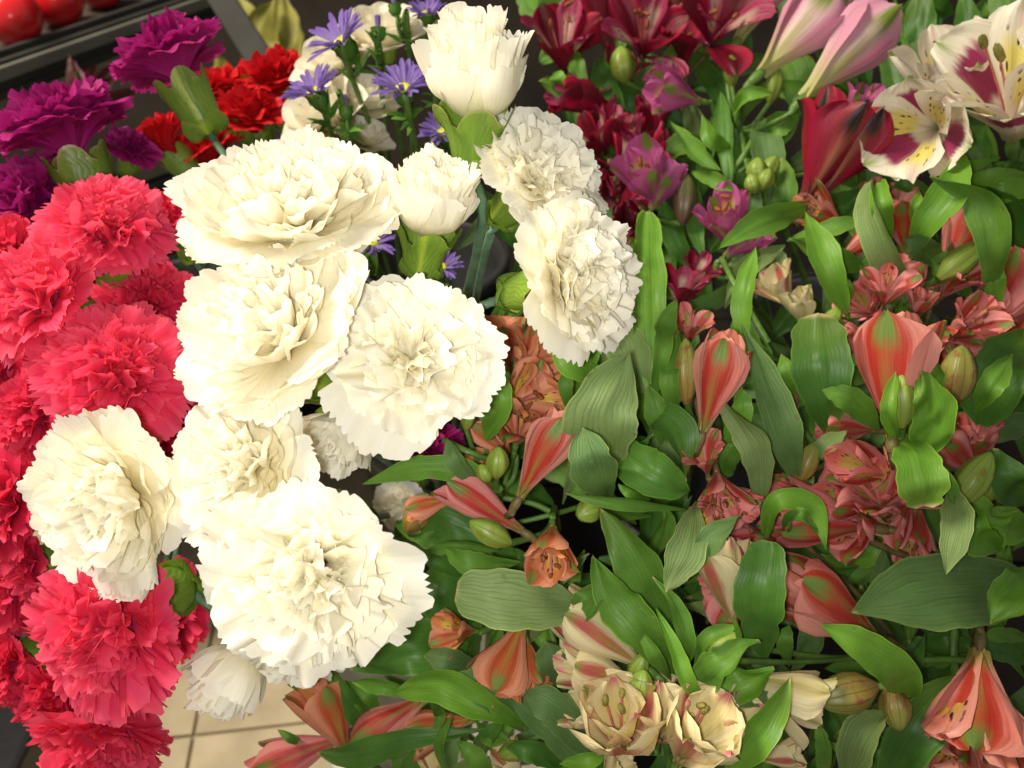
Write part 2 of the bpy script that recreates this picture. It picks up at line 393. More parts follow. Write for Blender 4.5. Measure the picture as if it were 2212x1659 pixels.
# ------------------------------------------------------------------ carnations
def carnation(label, u, v, d, dia, ang, tilt, style, mat, seed, bucket, group, name='carnation', calyx=1.0, full=1.0, bendout=0.0):
    rng = np.random.default_rng(seed)
    R = dia * d / FPX / 2
    ax = img_axis(ang, tilt); F = frame(ax, rng.uniform(0, 6.28))
    head = {'fan': .42, 'cup': .55, 'bud': .9, 'half': .7}[style] * R
    O = at(u, v, d) - ax * head                      # where the petals leave the calyx
    foot = bucket_spot(bucket, rng)
    t = thing(name, label, 'carnation', foot, group)
    cl = R * {'bud': 1.2, 'half': 1.1}.get(style, .92) * calyx; cr = R * {'bud': .50, 'half': .54}.get(style, .36) * calyx
    tight = style in ('bud', 'half')
    base = O - ax * cl * (.72 if tight else .86); fl = 1.3 if tight else 1.0

    def teeth(r, z, a, k):
        top = np.clip((k - .55) / .45, 0, 1)
        s = np.abs(((a * 5 / (2 * math.pi) + .3) % 1) - .5) * 2
        return r * (1 + .03 * np.cos(5 * a)), z - top * cl * .34 * s ** 2.6
    pr = [(cr * .30, 0), (cr * .62, cl * .05), (cr * .78, cl * .2), (cr * .88, cl * .45), (cr * .97 * fl ** .4, cl * .68), (cr * 1.03 * fl ** .8, cl * .85), (cr * 1.10 * fl, cl * 1.02)]
    part('calyx', lathe_grid(pr, F, base, 40, teeth), 'calyx', t, foot, base)
    br = [(cr * .34, -cl * .03), (cr * .60, cl * .01), (cr * .86, cl * .13), (cr * .98, cl * .30)]

    def teeth2(r, z, a, k):
        s = np.abs(((a * 4 / (2 * math.pi)) % 1) - .5) * 2
        return r, z - k * cl * .22 * s
    part('bract', lathe_grid(br, F, base, 24, teeth2), 'calyx', t, foot, base)
    mid = base - ax * .022 - np.array([0, -.004, .022])
    low = base * .45 + foot * .55 + np.array([0, 0, .02])
    part('stem', tube_grid([base + ax * cl * .03, mid, low, foot], [.0021, .0021, .0026, .003], 16, 8), 'bluestem', t, foot, base)
    lay = []
    # (count, start angle, end angle, length, half width, ruffle, waves, cup, curl, crumple)
    if style == 'fan':
        lay = [(6, 40, 104, 1.22, .60, .035, 2.0, .0, .0, .02), (7, 36, 92, 1.16, .56, .06, 2.2, .05, .0, .03),
               (8, 28, 74, 1.12, .50, .09, 2.2, .1, .03, .05), (9, 20, 56, 1.08, .46, .11, 2.4, .1, .05, .07),
               (9, 12, 40, 1.04, .42, .12, 2.4, .1, .06, .08), (8, 5, 26, 1.0, .36, .12, 2.4, .1, .05, .09), (6, 0, 14, .96, .30, .10, 2.2, .1, .02, .09)]
    elif style == 'cup':
        lay = [(6, 62, 88, 1.20, .62, .03, 1.4, .12, .0, .02), (6, 78, 48, 1.22, .62, .04, 1.6, .3, -.02, .03), (6, 72, 30, 1.12, .58, .06, 1.7, .35, .0, .04),
               (6, 60, 22, 1.04, .50, .08, 1.8, .3, .03, .05), (6, 46, 18, .98, .44, .10, 1.9, .3, .03, .06),
               (6, 32, 12, .92, .37, .10, 2.0, .25, .03, .07), (6, 18, 10, .86, .28, .09, 2.0, .2, .02, .07), (4, 5, 6, .80, .22, .08, 2.0, .2, .0, .07)]
    elif style == 'half':
        lay = [(6, 66, 40, 1.40, .66, .03, 1.5, .25, .03, .02), (6, 62, 8, 1.42, .62, .05, 1.7, .35, .02, .03),
               (6, 46, 6, 1.38, .52, .07, 1.9, .3, .04, .05), (7, 30, 6, 1.3, .44, .09, 2.0, .2, .04, .06),
               (6, 16, 6, 1.26, .34, .09, 2.1, .2, .03, .07), (5, 5, 4, 1.2, .26, .08, 2.0, .2, .0, .07)]
    else:   # bud: a tight goblet
        lay = [(5, 64, -4, 1.52, .88, .03, 1.4, .36, .06, .02), (5, 58, -1, 1.62, .80, .05, 1.6, .34, .05, .03), (7, 40, 6, 1.74, .60, .11, 1.9, .28, .06, .05),
               (8, 26, 5, 1.78, .50, .14, 2.1, .22, .05, .07), (8, 12, 4, 1.74, .40, .15, 2.2, .2, .04, .08)]
    if mat == 'white':
        lay = [(n_, b_, e_, l_, w_, q_ * .8, r_, p_, x_, y_ * .75) for n_, b_, e_, l_, w_, q_, r_, p_, x_, y_ in lay]
    if mat == 'white' and style == 'fan':
        lay = [(n_ - 1, b_, e_ - max(0, e_ - 60) * .28, l_, w_ * 1.18, q_ * .9 + .015, r_ * .9, p_ + .08, x_ + .02, y_ * .7) for n_, b_, e_, l_, w_, q_, r_, p_, x_, y_ in lay]
    k = 0
    for li, (n, a0, a1, L, W, ruf, rn, cup, curl, cr_) in enumerate(lay):
        n = max(4, int(round(n * full)))
        off = rng.uniform(0, 6.28)
        for i in range(n):
            az = off + 2 * math.pi * i / n + rng.normal(0, .13)
            j = rng.normal(0, 7)
            Lp = L * R * rng.uniform(.84, 1.08); Wp = W * R * rng.uniform(.88, 1.12)
            a0j, a1j = a0 + j * .5, a1 + j + rng.normal(0, 5)
            am = a0j + (a1j - a0j) * {'cup': .3, 'fan': .62, 'half': .75, 'bud': .8}[style]
            P = sheet(rng, Lp, ([0, .25, .6, 1.0, 1.3], [a0j, a0j, am, a1j, a1j + (a1j - am) * .6]),
                      ([0, .18, .45, .75, 1.0, 1.3], [Wp * .16, Wp * .26, Wp * .68, Wp * .95, Wp * 1.05, Wp * 1.1]),
                      cup=cup, ruf=ruf * R * rng.uniform(.7, 1.35), rn=rn * rng.uniform(.8, 1.25), rnd={'cup': .26, 'bud': .10, 'half': .14}.get(style, .30),
                      ser=.08 if mat != 'white' else .042, nu=10, nv=47 if dia > 200 else 29, crump=cr_ * R, lobes=.05 if mat == 'white' else .035, curl=curl * R)
            part('petal', turn(P, az, F, O), mat, t, foot, O)
            k += 1
    return t


def rose_bloom(label, u, v, d, dia, ang, tilt, mat, seed, bucket, group):
    """smooth broad rounded petals, as on the cream blooms in the background"""
    rng = np.random.default_rng(seed); R = dia * d / FPX / 2
    ax = img_axis(ang, tilt); F = frame(ax, rng.uniform(0, 6.28)); O = at(u, v, d) - ax * R * .5
    foot = bucket_spot(bucket, rng); t = thing('cream_flower', label, 'flower', foot, group)
    part('stem', tube_grid([O, O - ax * .05, O * .5 + foot * .5, foot], [.0022, .002, .0026, .003], 14, 8), 'stem', t, foot, O)
    part('calyx', lathe_grid([(R * .06, -R * .3), (R * .2, -R * .15), (R * .26, R * .1)], F, O, 16), 'calyx', t, foot, O)
    for n, a0, a1, L, W in ((5, 75, 60, 1.15, .62), (5, 62, 30, 1.05, .58), (5, 45, 15, .95, .48), (4, 25, 5, .85, .36)):
        off = rng.uniform(0, 6.28)
        for i in range(n):
            P = sheet(rng, L * R, ([0, .5, 1, 1.3], [a0, (a0 + a1) / 2, a1, a1]), ([0, .3, .7, 1, 1.3], [W * R * .25, W * R * .75, W * R, W * R * .85, W * R * .8]),
                      cup=.3, ruf=.03 * R, rn=1.5, rnd=.34, nu=9, nv=15, crump=.03 * R, lobes=.03, curl=.05 * R)
            part('petal', turn(P, off + i * 6.283 / n + rng.normal(0, .1), F, O), mat, t, foot, O)
    return t


# ------------------------------------------------------------------ alstroemerias
GU = np.array([500, 1100, 1500, 1900, 2212.]); GV = np.array([0, 400, 800, 1200, 1659.])
GD = np.array([[.62, .58, .54, .50, .47], [.52, .48, .47, .44, .44], [.42, .375, .385, .40, .43], [.42, .365, .37, .40, .43], [.44, .39, .365, .385, .40]])


def surf(u, v):
    i = min(max(np.searchsorted(GU, u) - 1, 0), 3); j = min(max(np.searchsorted(GV, v) - 1, 0), 3)
    a = min(max((u - GU[i]) / (GU[i + 1] - GU[i]), 0), 1); b = min(max((v - GV[j]) / (GV[j + 1] - GV[j]), 0), 1)
    return (GD[j, i] * (1 - a) + GD[j, i + 1] * a) * (1 - b) + (GD[j + 1, i] * (1 - a) + GD[j + 1, i + 1] * a) * b


def pt(u, v, z=0.0): return at(u, v, surf(u, v) + .01 * z)


STEMS = {}
RNG = np.random.default_rng(5)


def stem(key, label, u, v, z, bucket, group, brown=False):
    N = pt(u, v, z); foot = bucket_spot(bucket, RNG)
    t = thing('alstroemeria_stem', label, 'alstroemeria', foot, group)
    low = N * .5 + foot * .5 + np.array([0, -.01, .03])
    part('stem', tube_grid([N, N * .8 + foot * .2 + np.array([0, 0, .02]), low, foot], [.0024, .0026, .003, .0032], 16, 8), 'brownstem' if brown else 'stem', t, foot, N)
    STEMS[key] = (t, foot, N, (u, v))
    return t


def flower(key, u, v, z, Lpx, ang, tilt, op, mats, seed, stam=0, W=1.0, spin=None, notube=False, ruf=1.0, petals=6, thin=None):
    t, foot, N, _ = STEMS[key]; rng = np.random.default_rng(seed + 100)
    d = surf(u, v) + .01 * z; L = Lpx * d / FPX
    ax = img_axis(ang, tilt); F = frame(ax); dc = CAM - at(u, v, d)
    F = frame(ax, math.atan2(dc @ F[1], dc @ F[0]) + (rng.uniform(-.5, .5) if spin is None else spin - .6))
    B = at(u, v, d) - ax * L * (.5 if op < .6 else .3)
    ov = L * .20; rr = L * .055
    # pedicel and ovary in one skin
    back = B - ax * ov
    ped = [N, N * .55 + (back - ax * .012) * .45, back, B - ax * ov * .6, B - ax * ov * .25, B + ax * L * .03]
    fo = part('flower', tube_grid(ped, [.0016, .0015, .0016, rr * .8, rr * .95, rr * .7], 20, 10), 'stem' if mats not in ('burg', 'burgred', 'coral', 'rose') else 'brownstem', t, foot, B)
    cl = np.array([13, 25, 13, -14, -26.]); opn = np.array([26, 34, 52, 84, 96.])
    th = cl * (1 - op) + opn * op
    for k in range(petals):
        inner = k % 2
        w0 = L * ((.225 + .04 * (1 - op)) if not inner else .175) * W * rng.uniform(.93, 1.07)
        xs = [0, .12, .35, .6, .78, .9, .97, 1.0, 1.3]
        ws = np.array([.20, .26, .55, .93, 1.0, .80, .45, .16, .1] if not inner else [.16, .2, .38, .72, .98, .86, .52, .2, .1]) * w0
        tj = th + rng.normal(0, 1 + 9 * op) + np.array([0, 0, 0, 1, 1]) * rng.normal(0, 4 + 9 * min(op, .5))
        P = sheet(rng, L * rng.uniform(.88, 1.05) * (1.0 if not inner else 1.02), ([0, .25, .6, 1.0, 1.3], tj - inner * (2 + (1 - op) * np.array([12, 10, 5, 0, 0]))), (xs, ws),
                  cup=.62 * (1 - op) + .22 * op, ruf=L * (.012 + .012 * min(op, .5)) * ruf, rn=2.0, rnd=.05, ser=.022, nu=18, nv=17, crump=L * (.012 + .010 * min(op, .5)) * ruf, lobes=.01, curl=L * .05 * rng.uniform(-.6, 1.2), rufp=1.8)
        az = k * math.pi / 3 + rng.normal(0, .07)
        m = mats + '_in' if inner and (mats + '_in') in MAT else mats
        tp = part('tepal', turn(P, az, F, B), m, fo, B, B)
    for k in range(stam):
        a = rng.uniform(0, 6.28); s_ = L * rng.uniform(.55, .95)
        q = B + ax * s_ + (math.cos(a) * F[0] + math.sin(a) * F[1]) * L * (.05 + .16 * op) * rng.uniform(.5, 1.4)
        an = 'anther' if mats in ('cream', 'ivory') else 'anther_red'
        st = part('stamen', tube_grid([B, (B + q) / 2 + ax * L * .05, q], [.0007, .0006, .0006], 7, 5), 'filament', fo, B, B)
        fa = frame(ax + rng.normal(0, .7, 3)); l_ = L * .075
        g_ = lathe_grid([(0.0002, -l_), (l_ * .36, -l_ * .7), (l_ * .42, 0), (l_ * .34, l_ * .6), (.0002, l_)], fa, q, 10)
        me_ = grid_mesh('anther', g_ - B, an)
        # anther and filament are one stamen: join into the same mesh
        o2 = st.data; v0 = len(o2.vertices)
        join(st, me_)
    return fo


def join(o, me2):
    a = o.data; na, nb = len(a.vertices), len(me2.vertices)
    va = np.zeros(na * 3, np.float32); a.vertices.foreach_get('co', va)
    vb = np.zeros(nb * 3, np.float32); me2.vertices.foreach_get('co', vb)
    fa = np.zeros(len(a.loops), np.int32); a.loops.foreach_get('vertex_index', fa)
    fb = np.zeros(len(me2.loops), np.int32); me2.loops.foreach_get('vertex_index', fb)
    me = bpy.data.meshes.new(a.name); q = np.concatenate([fa, fb + na])
    me.vertices.add(na + nb); me.vertices.foreach_set('co', np.concatenate([va, vb]))
    me.loops.add(len(q)); me.loops.foreach_set('vertex_index', q)
    me.polygons.add(len(q) // 4); me.polygons.foreach_set('loop_start', np.arange(0, len(q), 4, dtype=np.int32))
    me.polygons.foreach_set('material_index', np.concatenate([np.zeros(len(fa) // 4, np.int32), np.ones(len(fb) // 4, np.int32)]))
    me.polygons.foreach_set('use_smooth', np.ones(len(q) // 4, dtype=bool))
    me.uv_layers.new(name='uv')
    me.materials.append(a.materials[0]); me.materials.append(me2.materials[0]); me.update()
    o.data = me; bpy.data.meshes.remove(a); bpy.data.meshes.remove(me2)


SHAPE = dict(a=([0, .06, .2, .42, .6, .78, .9, .97, 1], [.10, .20, .55, .93, 1, .76, .40, .14, .015]),
             b=([0, .06, .2, .42, .6, .8, .92, .98, 1], [.16, .3, .66, .95, 1, .95, .78, .55, .3]),
             n=([0, .1, .3, .6, .8, .93, 1], [.45, .6, .85, 1, .8, .4, .03]),
             o=([0, .05, .18, .38, .58, .76, .88, .96, 1], [.16, .38, .76, 1, .97, .72, .42, .15, .02]))


def leaf(key, pts, wpx, mat='mid', roll=0, roll2=None, shape='a', cup=.15, wave=.04, fold=0.0, seed=None, curl=0.0, sub=1):
    """pts run base -> tip as (u, v, layer)"""
    t, foot, N, _ = STEMS[key]
    rng = np.random.default_rng(int(abs(pts[-1][0] * 13 + pts[-1][1] * 7)) if seed is None else seed)
    W3 = [pt(*p) for p in pts]; nu, nv = 26, 13
    C = spline(W3, nu); T = nrm(np.gradient(C, axis=0))
    dm = np.mean([surf(p[0], p[1]) + .01 * (p[2] if len(p) > 2 else 0) for p in pts]); w0 = wpx * dm / FPX / 2 * (.9 if mat in ('pale', 'grey') else .85)
    B0 = nrm(np.cross(T, nrm(CAM - C))); Fr = np.cross(B0, T)
    r2 = (roll if roll2 is None else roll2) + rng.normal(0, 20)
    fold = fold + rng.uniform(0, .3)
    s = np.linspace(0, 1, nu); rl = ((roll + (r2 - roll) * (3 * s ** 2 - 2 * s ** 3)) * D2R)[:, None]
    B = B0 * np.cos(rl) + Fr * np.sin(rl); Nn = np.cross(B, T)
    wv = np.interp(s, *SHAPE[shape]) * w0
    v = np.linspace(-1, 1, nv)
    ph = rng.uniform(0, 6.28, 4)
    dd = w0 * (cup * v[None] ** 2 * (wv / w0)[:, None] + fold * np.abs(v[None]) * (wv / w0)[:, None]
               + wave * np.abs(v[None]) * (np.sin(s[:, None] * rng.uniform(8, 13) + ph[0] + 1.4 * np.sign(v[None])) + .5 * np.sin(s[:, None] * 21 + ph[1]))
               + (wave * 1.6 + .04) * np.sin(s[:, None] * rng.uniform(4, 7) + v[None] * rng.uniform(-3, 3) + ph[2]) * np.sin(s[:, None] * rng.uniform(7, 12) - v[None] * rng.uniform(1, 4) + ph[0])
               + .10 * np.exp(-(v[None] * 9) ** 2) * (wv / w0)[:, None])
    dd = dd + w0 * rng.normal(0, .25) * np.clip(s - .65, 0, 1)[:, None] ** 2 * 8 * (1 - .3 * np.abs(v[None]))
    edge = 1 + .05 * np.sin(s * rng.uniform(9, 19) + ph[3]) + .03 * np.sin(s * 37 + ph[1]) - .16 * np.exp(-((s - rng.uniform(.3, .95)) / .03) ** 2) * (rng.uniform() < .4)
    P = C[:, None] + B[:, None] * (wv[:, None] * v[None] * edge[:, None])[..., None] + Nn[:, None] * dd[..., None]
    return part('leaf', P, mat, t, foot, C[0])


def bud(key, u, v, z, Lpx, Wpx, ang, tilt=0, mat='bud', ped=True):
    t, foot, N, _ = STEMS[key]; d = surf(u, v) + .01 * z; L = Lpx * d / FPX; R = Wpx * d / FPX / 2
    ax = img_axis(ang, tilt); F = frame(ax, u * .1); B = at(u, v, d) - ax * L / 2
    pr = [(R * .25, -L * .10), (R * .5, 0), (R * .86, L * .18), (R, L * .40), (R * .9, L * .62), (R * .62, L * .82), (R * .28, L * .95), (.0002, L * 1.0)]
    o = part('bud', lathe_grid(pr, F, B, 36, lambda r, z_, a, k: (r * (1 + .05 * np.cos(6 * a) + .03 * np.cos(3 * a + 1)), z_)), mat, t, foot, B)
    if ped:
        part('pedicel', tube_grid([N, N * .5 + (B - ax * .012) * .5, B - ax * L * .08], [.0014, .0013, R * .3], 12, 7), 'stem', o, B, B)
    return o


# ================================================================== the setting
MAT['tile'] = plain('beige_tile', (.62, .51, .33), .5, .3, .22, 9)
MAT['grout'] = plain('grey_grout', (.40, .33, .22), .8, .2, .2, 60)
MAT['wall'] = plain('dark_wall', (.045, .038, .030), .8, .2, .3, 6)
MAT['black'] = plain('black_plastic', (.012, .012, .014), .35, .4, .2, 40)
MAT['cream_plastic'] = plain('cream_plastic', (.72, .68, .58), .4, .4, .08, 40)
MAT['grey_plastic'] = plain('grey_plastic', (.06, .06, .06), .45, .4, .2, 40)
MAT['wood'] = plain('dark_wood', (.018, .014, .011), .7, .3, .4, 25)
MAT['metal'] = plain('grey_shelf_metal', (.036, .035, .031), .65, .2, .15, 20)
MAT['light_metal'] = plain('light_shelf_rail', (.15, .145, .122), .55, .3, .1, 20)
MAT['tray'] = plain('brown_grey_shelf_board', (.085, .066, .052), .85, .15, .3, 90)
MAT['gloss_red'] = plain('gloss_red', (.62, .014, .018), .2, .5, .08, 30, coat=.5, bump=.02)
MAT['olive'] = leaf_mat('yellow_green_leaf', (.22, .21, .035), (.36, .34, .06), (.2, .19, .04), rough=.5, vstr=.3, nv=7)
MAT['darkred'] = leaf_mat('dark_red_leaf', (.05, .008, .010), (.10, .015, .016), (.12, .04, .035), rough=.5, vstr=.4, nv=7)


def structure(name, verts, faces, mat):
    o = poly_obj(name, verts, faces, mat); o['kind'] = 'structure'; return o


fl = structure('floor', [(-4, -2, 0), (4, -2, 0), (4, 5, 0), (-4, 5, 0)], [(0, 1, 2, 3)], 'grout')
TS, TG = .33, .005
ta = math.atan2(.0135, .111); tc, ts_ = math.cos(ta), math.sin(ta)
vs, fs = box_vf((TS / 2, TS / 2, .004), ((TS - TG) / 2, 0, 0), (0, (TS - TG) / 2, 0), (0, 0, .004))
tile0 = None
for ix in range(-3, 4):
    for iy in range(-2, 6):
        if tile0 is None:
            tile0 = poly_obj('tile', vs, fs, 'tile', fl, bevel=.0015); o = tile0
        else:
            o = tile0.copy(); COL.objects.link(o)
        x, y = ix * TS, iy * TS
        o.location = (-.524 + x * tc - y * ts_, .641 + x * ts_ + y * tc, 0.0005 * ((ix * 7 + iy * 3) % 3))
        o.rotation_euler = (0, 0, ta)
vs, fs = box_vf((0, 2.05, 1.3), (3, 0, 0), (0, .05, 0), (0, 0, 1.3))
structure('wall', vs, fs, 'wall')


def bench(label, x0, x1, y0, y1, top=.42):
    t = thing('display_bench', label, 'bench', ((x0 + x1) / 2, (y0 + y1) / 2, 0)); L = Vector(t.location)
    n = max(3, int((y1 - y0) / .14)); h = (y1 - y0) / n
    for i in range(n):
        vs, fs = box_vf((0, y0 + h * (i + .5) - L.y, top - .012), ((x1 - x0) / 2, 0, 0), (0, h / 2 - .003, 0), (0, 0, .012))
        poly_obj('board', vs, fs, 'wood', t, bevel=.003)
    for x in (x0 + .04, x1 - .04):
        for y in (y0 + .04, y1 - .04):
            vs, fs = box_vf((x - L.x, y - L.y, (top - .03) / 2), (.02, 0, 0), (0, .02, 0), (0, 0, (top - .03) / 2)); poly_obj('leg', vs, fs, 'wood', t)
    for y in (y0 + .04, y1 - .04):
        vs, fs = box_vf((0, y - L.y, top - .05), ((x1 - x0) / 2 - .07, 0, 0), (0, .012, 0), (0, 0, .02)); poly_obj('rail', vs, fs, 'wood', t)


bench('low dark wooden bench under the alstroemeria buckets', -.19, 1.35, .25, 1.95)
bench('low dark wooden bench under the pink and magenta carnation buckets', -.95, -.30, .76, 1.4)


def bucket(key, label, mat, h):
    t = thing('flower_bucket', label, 'bucket', BK[key])
    r = BR[key]; b = BK[key]
    pr = [(.001, .003), (r * .80, .003), (r * .82, .02), (r * .99, h - .012), (r * 1.0, h - .004), (r * .985, h), (r * .965, h - .004), (r * .95, h - .02), (r * .79, .03), (.001, .03)]
    part('bucket_wall', lathe_grid(pr, np.eye(3), b, 40), mat, t, b, b)
    rp = [(r * .985, h - .03), (r * 1.05, h - .03), (r * 1.06, h - .012), (r * 1.05, h + .002), (r * 1.0, h + .003)]
    part('rim', lathe_grid(rp, np.eye(3), b, 40), mat, t, b, b)


bucket('white', 'black plastic bucket holding the white carnations', 'black', .26)
bucket('pink', 'black plastic bucket under the coral pink carnations', 'grey_plastic', .28)
bucket('magenta', 'black plastic bucket under the magenta carnations, beneath the grey shelf', 'grey_plastic', .28)
bucket('aster', 'dark bucket behind the white carnations holding asters and cream flowers', 'grey_plastic', .26)
bucket('cream', 'cream plastic bucket whose rim shows under the lowest alstroemerias', 'cream_plastic', .19)
bucket('coral', 'dark bucket under the coral alstroemerias at the right', 'black', .24)
bucket('burg', 'dark bucket under the burgundy alstroemerias', 'black', .26)
bucket('violet', 'dark bucket under the lilac and ivory alstroemerias', 'grey_plastic', .26)

# grey shelf with red balls, upper left
SZ = .98


def atz(u, v, z):
    q = (829.5 - v) / FPX; return at(u, v, (z - 1.3) / (-math.sin(PITCH) + math.cos(PITCH) * q))


A, Bp = atz(-260, 228, SZ), atz(470, -22, SZ)
dv = nrm(Bp - A); ln_ = np.linalg.norm(Bp - A); pv = np.array([-dv[1], dv[0], 0]); zz = np.array([0, 0, 1.])
sh = thing('display_shelf', 'grey metal shelf with a ribbed front rail, holding red balls', 'shelf', A)
mid_ = dv * ln_ / 2
for nm, c, hx, hy, hz, m in (('board', mid_ + pv * .2 - zz * .006, ln_ / 2, .19, .006, 'tray'),
                             ('front_lip', mid_ - zz * .014, ln_ / 2, .009, .020, 'metal'),
                             ('rail', mid_ - pv * .012 - zz * .006, ln_ / 2 - .002, .0035, .0075, 'light_metal'),
                             ('rail', mid_ - pv * .011 - zz * .029, ln_ / 2 - .003, .003, .0045, 'metal'),
                             ('rail', mid_ + pv * .004 + zz * .010, ln_ / 2 - .001, .004, .004, 'metal')):
    vs, fs = box_vf(c, dv * hx, pv * hy, zz * hz); poly_obj(nm, vs, fs, m, sh, bevel=.0015)
e0, e1 = at(455, -40, 1.02) - A, at(618, 215, .92) - A
ex = nrm(e1 - e0); ey = nrm(np.cross(ex, FW)); ez = np.cross(ex, ey)
vs, fs = box_vf((e0 + e1) / 2, ex * np.linalg.norm(e1 - e0) / 2, ey * .016, ez * .010)
poly_obj('side_brace', vs, fs, 'metal', sh, bevel=.002)
for lab, u, v in (('glossy red ball at the far left of the grey shelf', 22, 32), ('middle glossy red ball of the three on the grey shelf', 116, -6),
                  ('glossy red ball cut off by the top edge, right of the others', 208, -42)):
    r = .036; c = atz(u, v, SZ + r)
    t = thing('red_ball', lab, 'ball', c - zz * r, 'red balls on the grey shelf')
    th = np.linspace(0, math.pi, 20)
    pr = [(max(.0004, r * math.sin(a)), -r * math.cos(a) * .96 - .007 * math.exp(-((math.pi - a) * 4) ** 2)) for a in th]
    part('body', lathe_grid(pr, frame((.3, -.2, 1)), c, 30), 'gloss_red', t, c - zz * r, c)
    top_ = c + frame((.3, -.2, 1))[2] * r * .78
    part('stalk', tube_grid([top_, top_ + zz * .008, top_ + zz * .014 + pv * .004], [.0015, .001, .0012], 6, 6), 'brownstem', t, c - zz * r, c)


def pot_plant(key, name, label, u, v, d, leaves, mat):
    b = at(u, v, d); t = thing(name, label, 'plant', b)
    STEMS[key] = (t, b, b, (u, v))
    part('stem', tube_grid([b, b + zz * .06], [.004, .003], 5, 7), 'brownstem', t, b, b)
    for pts, wp in leaves:
        leaf(key, [(x, y, (dd - surf(x, y)) * 100) for x, y, dd in pts], wp, mat, roll=RNG.uniform(-35, 35), shape='o', wave=.08)


pot_plant('olive', 'yellow_green_plant', 'blurred plant with broad yellow green leaves beside the grey brace', 575, 190, 1.22,
          [([(585, 180, 1.2), (560, 90, 1.18), (590, 0, 1.2)], 95), ([(560, 200, 1.2), (500, 160, 1.16), (462, 112, 1.14)], 70), ([(590, 190, 1.2), (620, 90, 1.22), (600, -30, 1.24)], 80),
           ([(570, 190, 1.2), (535, 60, 1.24), (480, -40, 1.26)], 80), ([(560, 195, 1.2), (500, 190, 1.2), (440, 215, 1.2)], 60)], 'olive')
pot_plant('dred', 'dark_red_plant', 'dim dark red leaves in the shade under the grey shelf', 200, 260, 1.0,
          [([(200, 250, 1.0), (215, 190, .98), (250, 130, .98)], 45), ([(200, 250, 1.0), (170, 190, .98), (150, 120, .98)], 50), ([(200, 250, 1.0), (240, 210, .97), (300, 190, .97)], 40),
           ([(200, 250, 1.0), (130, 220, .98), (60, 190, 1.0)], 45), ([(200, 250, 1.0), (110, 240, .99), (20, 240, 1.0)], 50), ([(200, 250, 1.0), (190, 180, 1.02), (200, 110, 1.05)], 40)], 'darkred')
vs, fs = box_vf(at(-30, 1640, 1.2) - np.array([0, 0, .05]), (.07, 0, 0), (0, .09, 0), (0, 0, .08))
o = poly_obj('dark_box', vs, fs, 'black', bevel=.01); o['label'] = 'dark blurred crate on the tiled floor at the lower left'; o['category'] = 'box'  # plain dark box, put where the floor shows a dark blur
# ================================================================== carnations
GW, GP, GM, GR = 'white carnations', 'coral pink carnations', 'magenta carnations', 'small red carnations'
for row in (
    ('white carnation bud opening upwards on bright green calyx, topmost of the white ones', 1026, 148, .335, 255, 88, 30, 'bud', 'white', 11, 1.0),
    ('large white carnation seen from its side, above the brightest one', 608, 400, .33, 470, 92, 46, 'cup', 'white', 12, 1.0),
    ('brightest large white carnation in the middle of the cluster, beside the pink ones', 556, 684, .306, 445, 122, 55, 'cup', 'white', 13, 1.0),
    ('white carnation facing the viewer right of the brightest one, its lower petals spread wide', 884, 775, .325, 405, 75, 72, 'fan', 'white', 14, .85),
    ('half open white carnation with green calyx in the middle, under the topmost bud', 935, 425, .34, 212, 76, 30, 'bud', 'white', 15, 1.0),
    ('white carnation right of the half open one, turned to the upper right, below the bud', 1156, 378, .352, 312, 40, 52, 'fan', 'white', 16, 1.1),
    ('rightmost white carnation, turned sideways beside the tall green leaf', 1230, 605, .33, 385, 8, 42, 'fan', 'white', 17, 1.1),
    ('creamy white carnation between the brightest one and the one with the yellow centre', 490, 1004, .302, 350, 150, 66, 'cup', 'white', 18, 1.0),
    ('white carnation at the far left of the cluster, lying over the pink carnations', 205, 1090, .315, 395, 200, 68, 'cup', 'white', 19, 1.0),
    ('large white carnation with yellow centre, lowest of the bright white ones, beside the dark leaves', 682, 1248, .308, 475, 262, 72, 'fan', 'white', 20, 1.0),
    ('faded white carnation hanging down over the tiled floor at the bottom left', 495, 1465, .36, 190, 232, 14, 'bud', 'white', 21, .8),
    ('white carnation half hidden behind the lowest bright one', 640, 1400, .36, 230, 265, 40, 'fan', 'white', 22, .8),
    ('white carnation squeezed behind the stem of the brightest one', 728, 955, .36, 190, 250, 40, 'half', 'white', 23, .8),
    ('dim white carnation deep beside the black bucket', 872, 1090, .50, 150, 250, 60, 'fan', 'white', 24, .7),
):
    l, u, v, d, dia, ang, tl, st, m, sd, fu = row
    carnation(l, u, v, d, dia, ang, tl, st, m, sd, 'white', GW, full=fu, calyx={17: .72, 19: .5, 21: .6, 16: .85}.get(sd, 1.0))
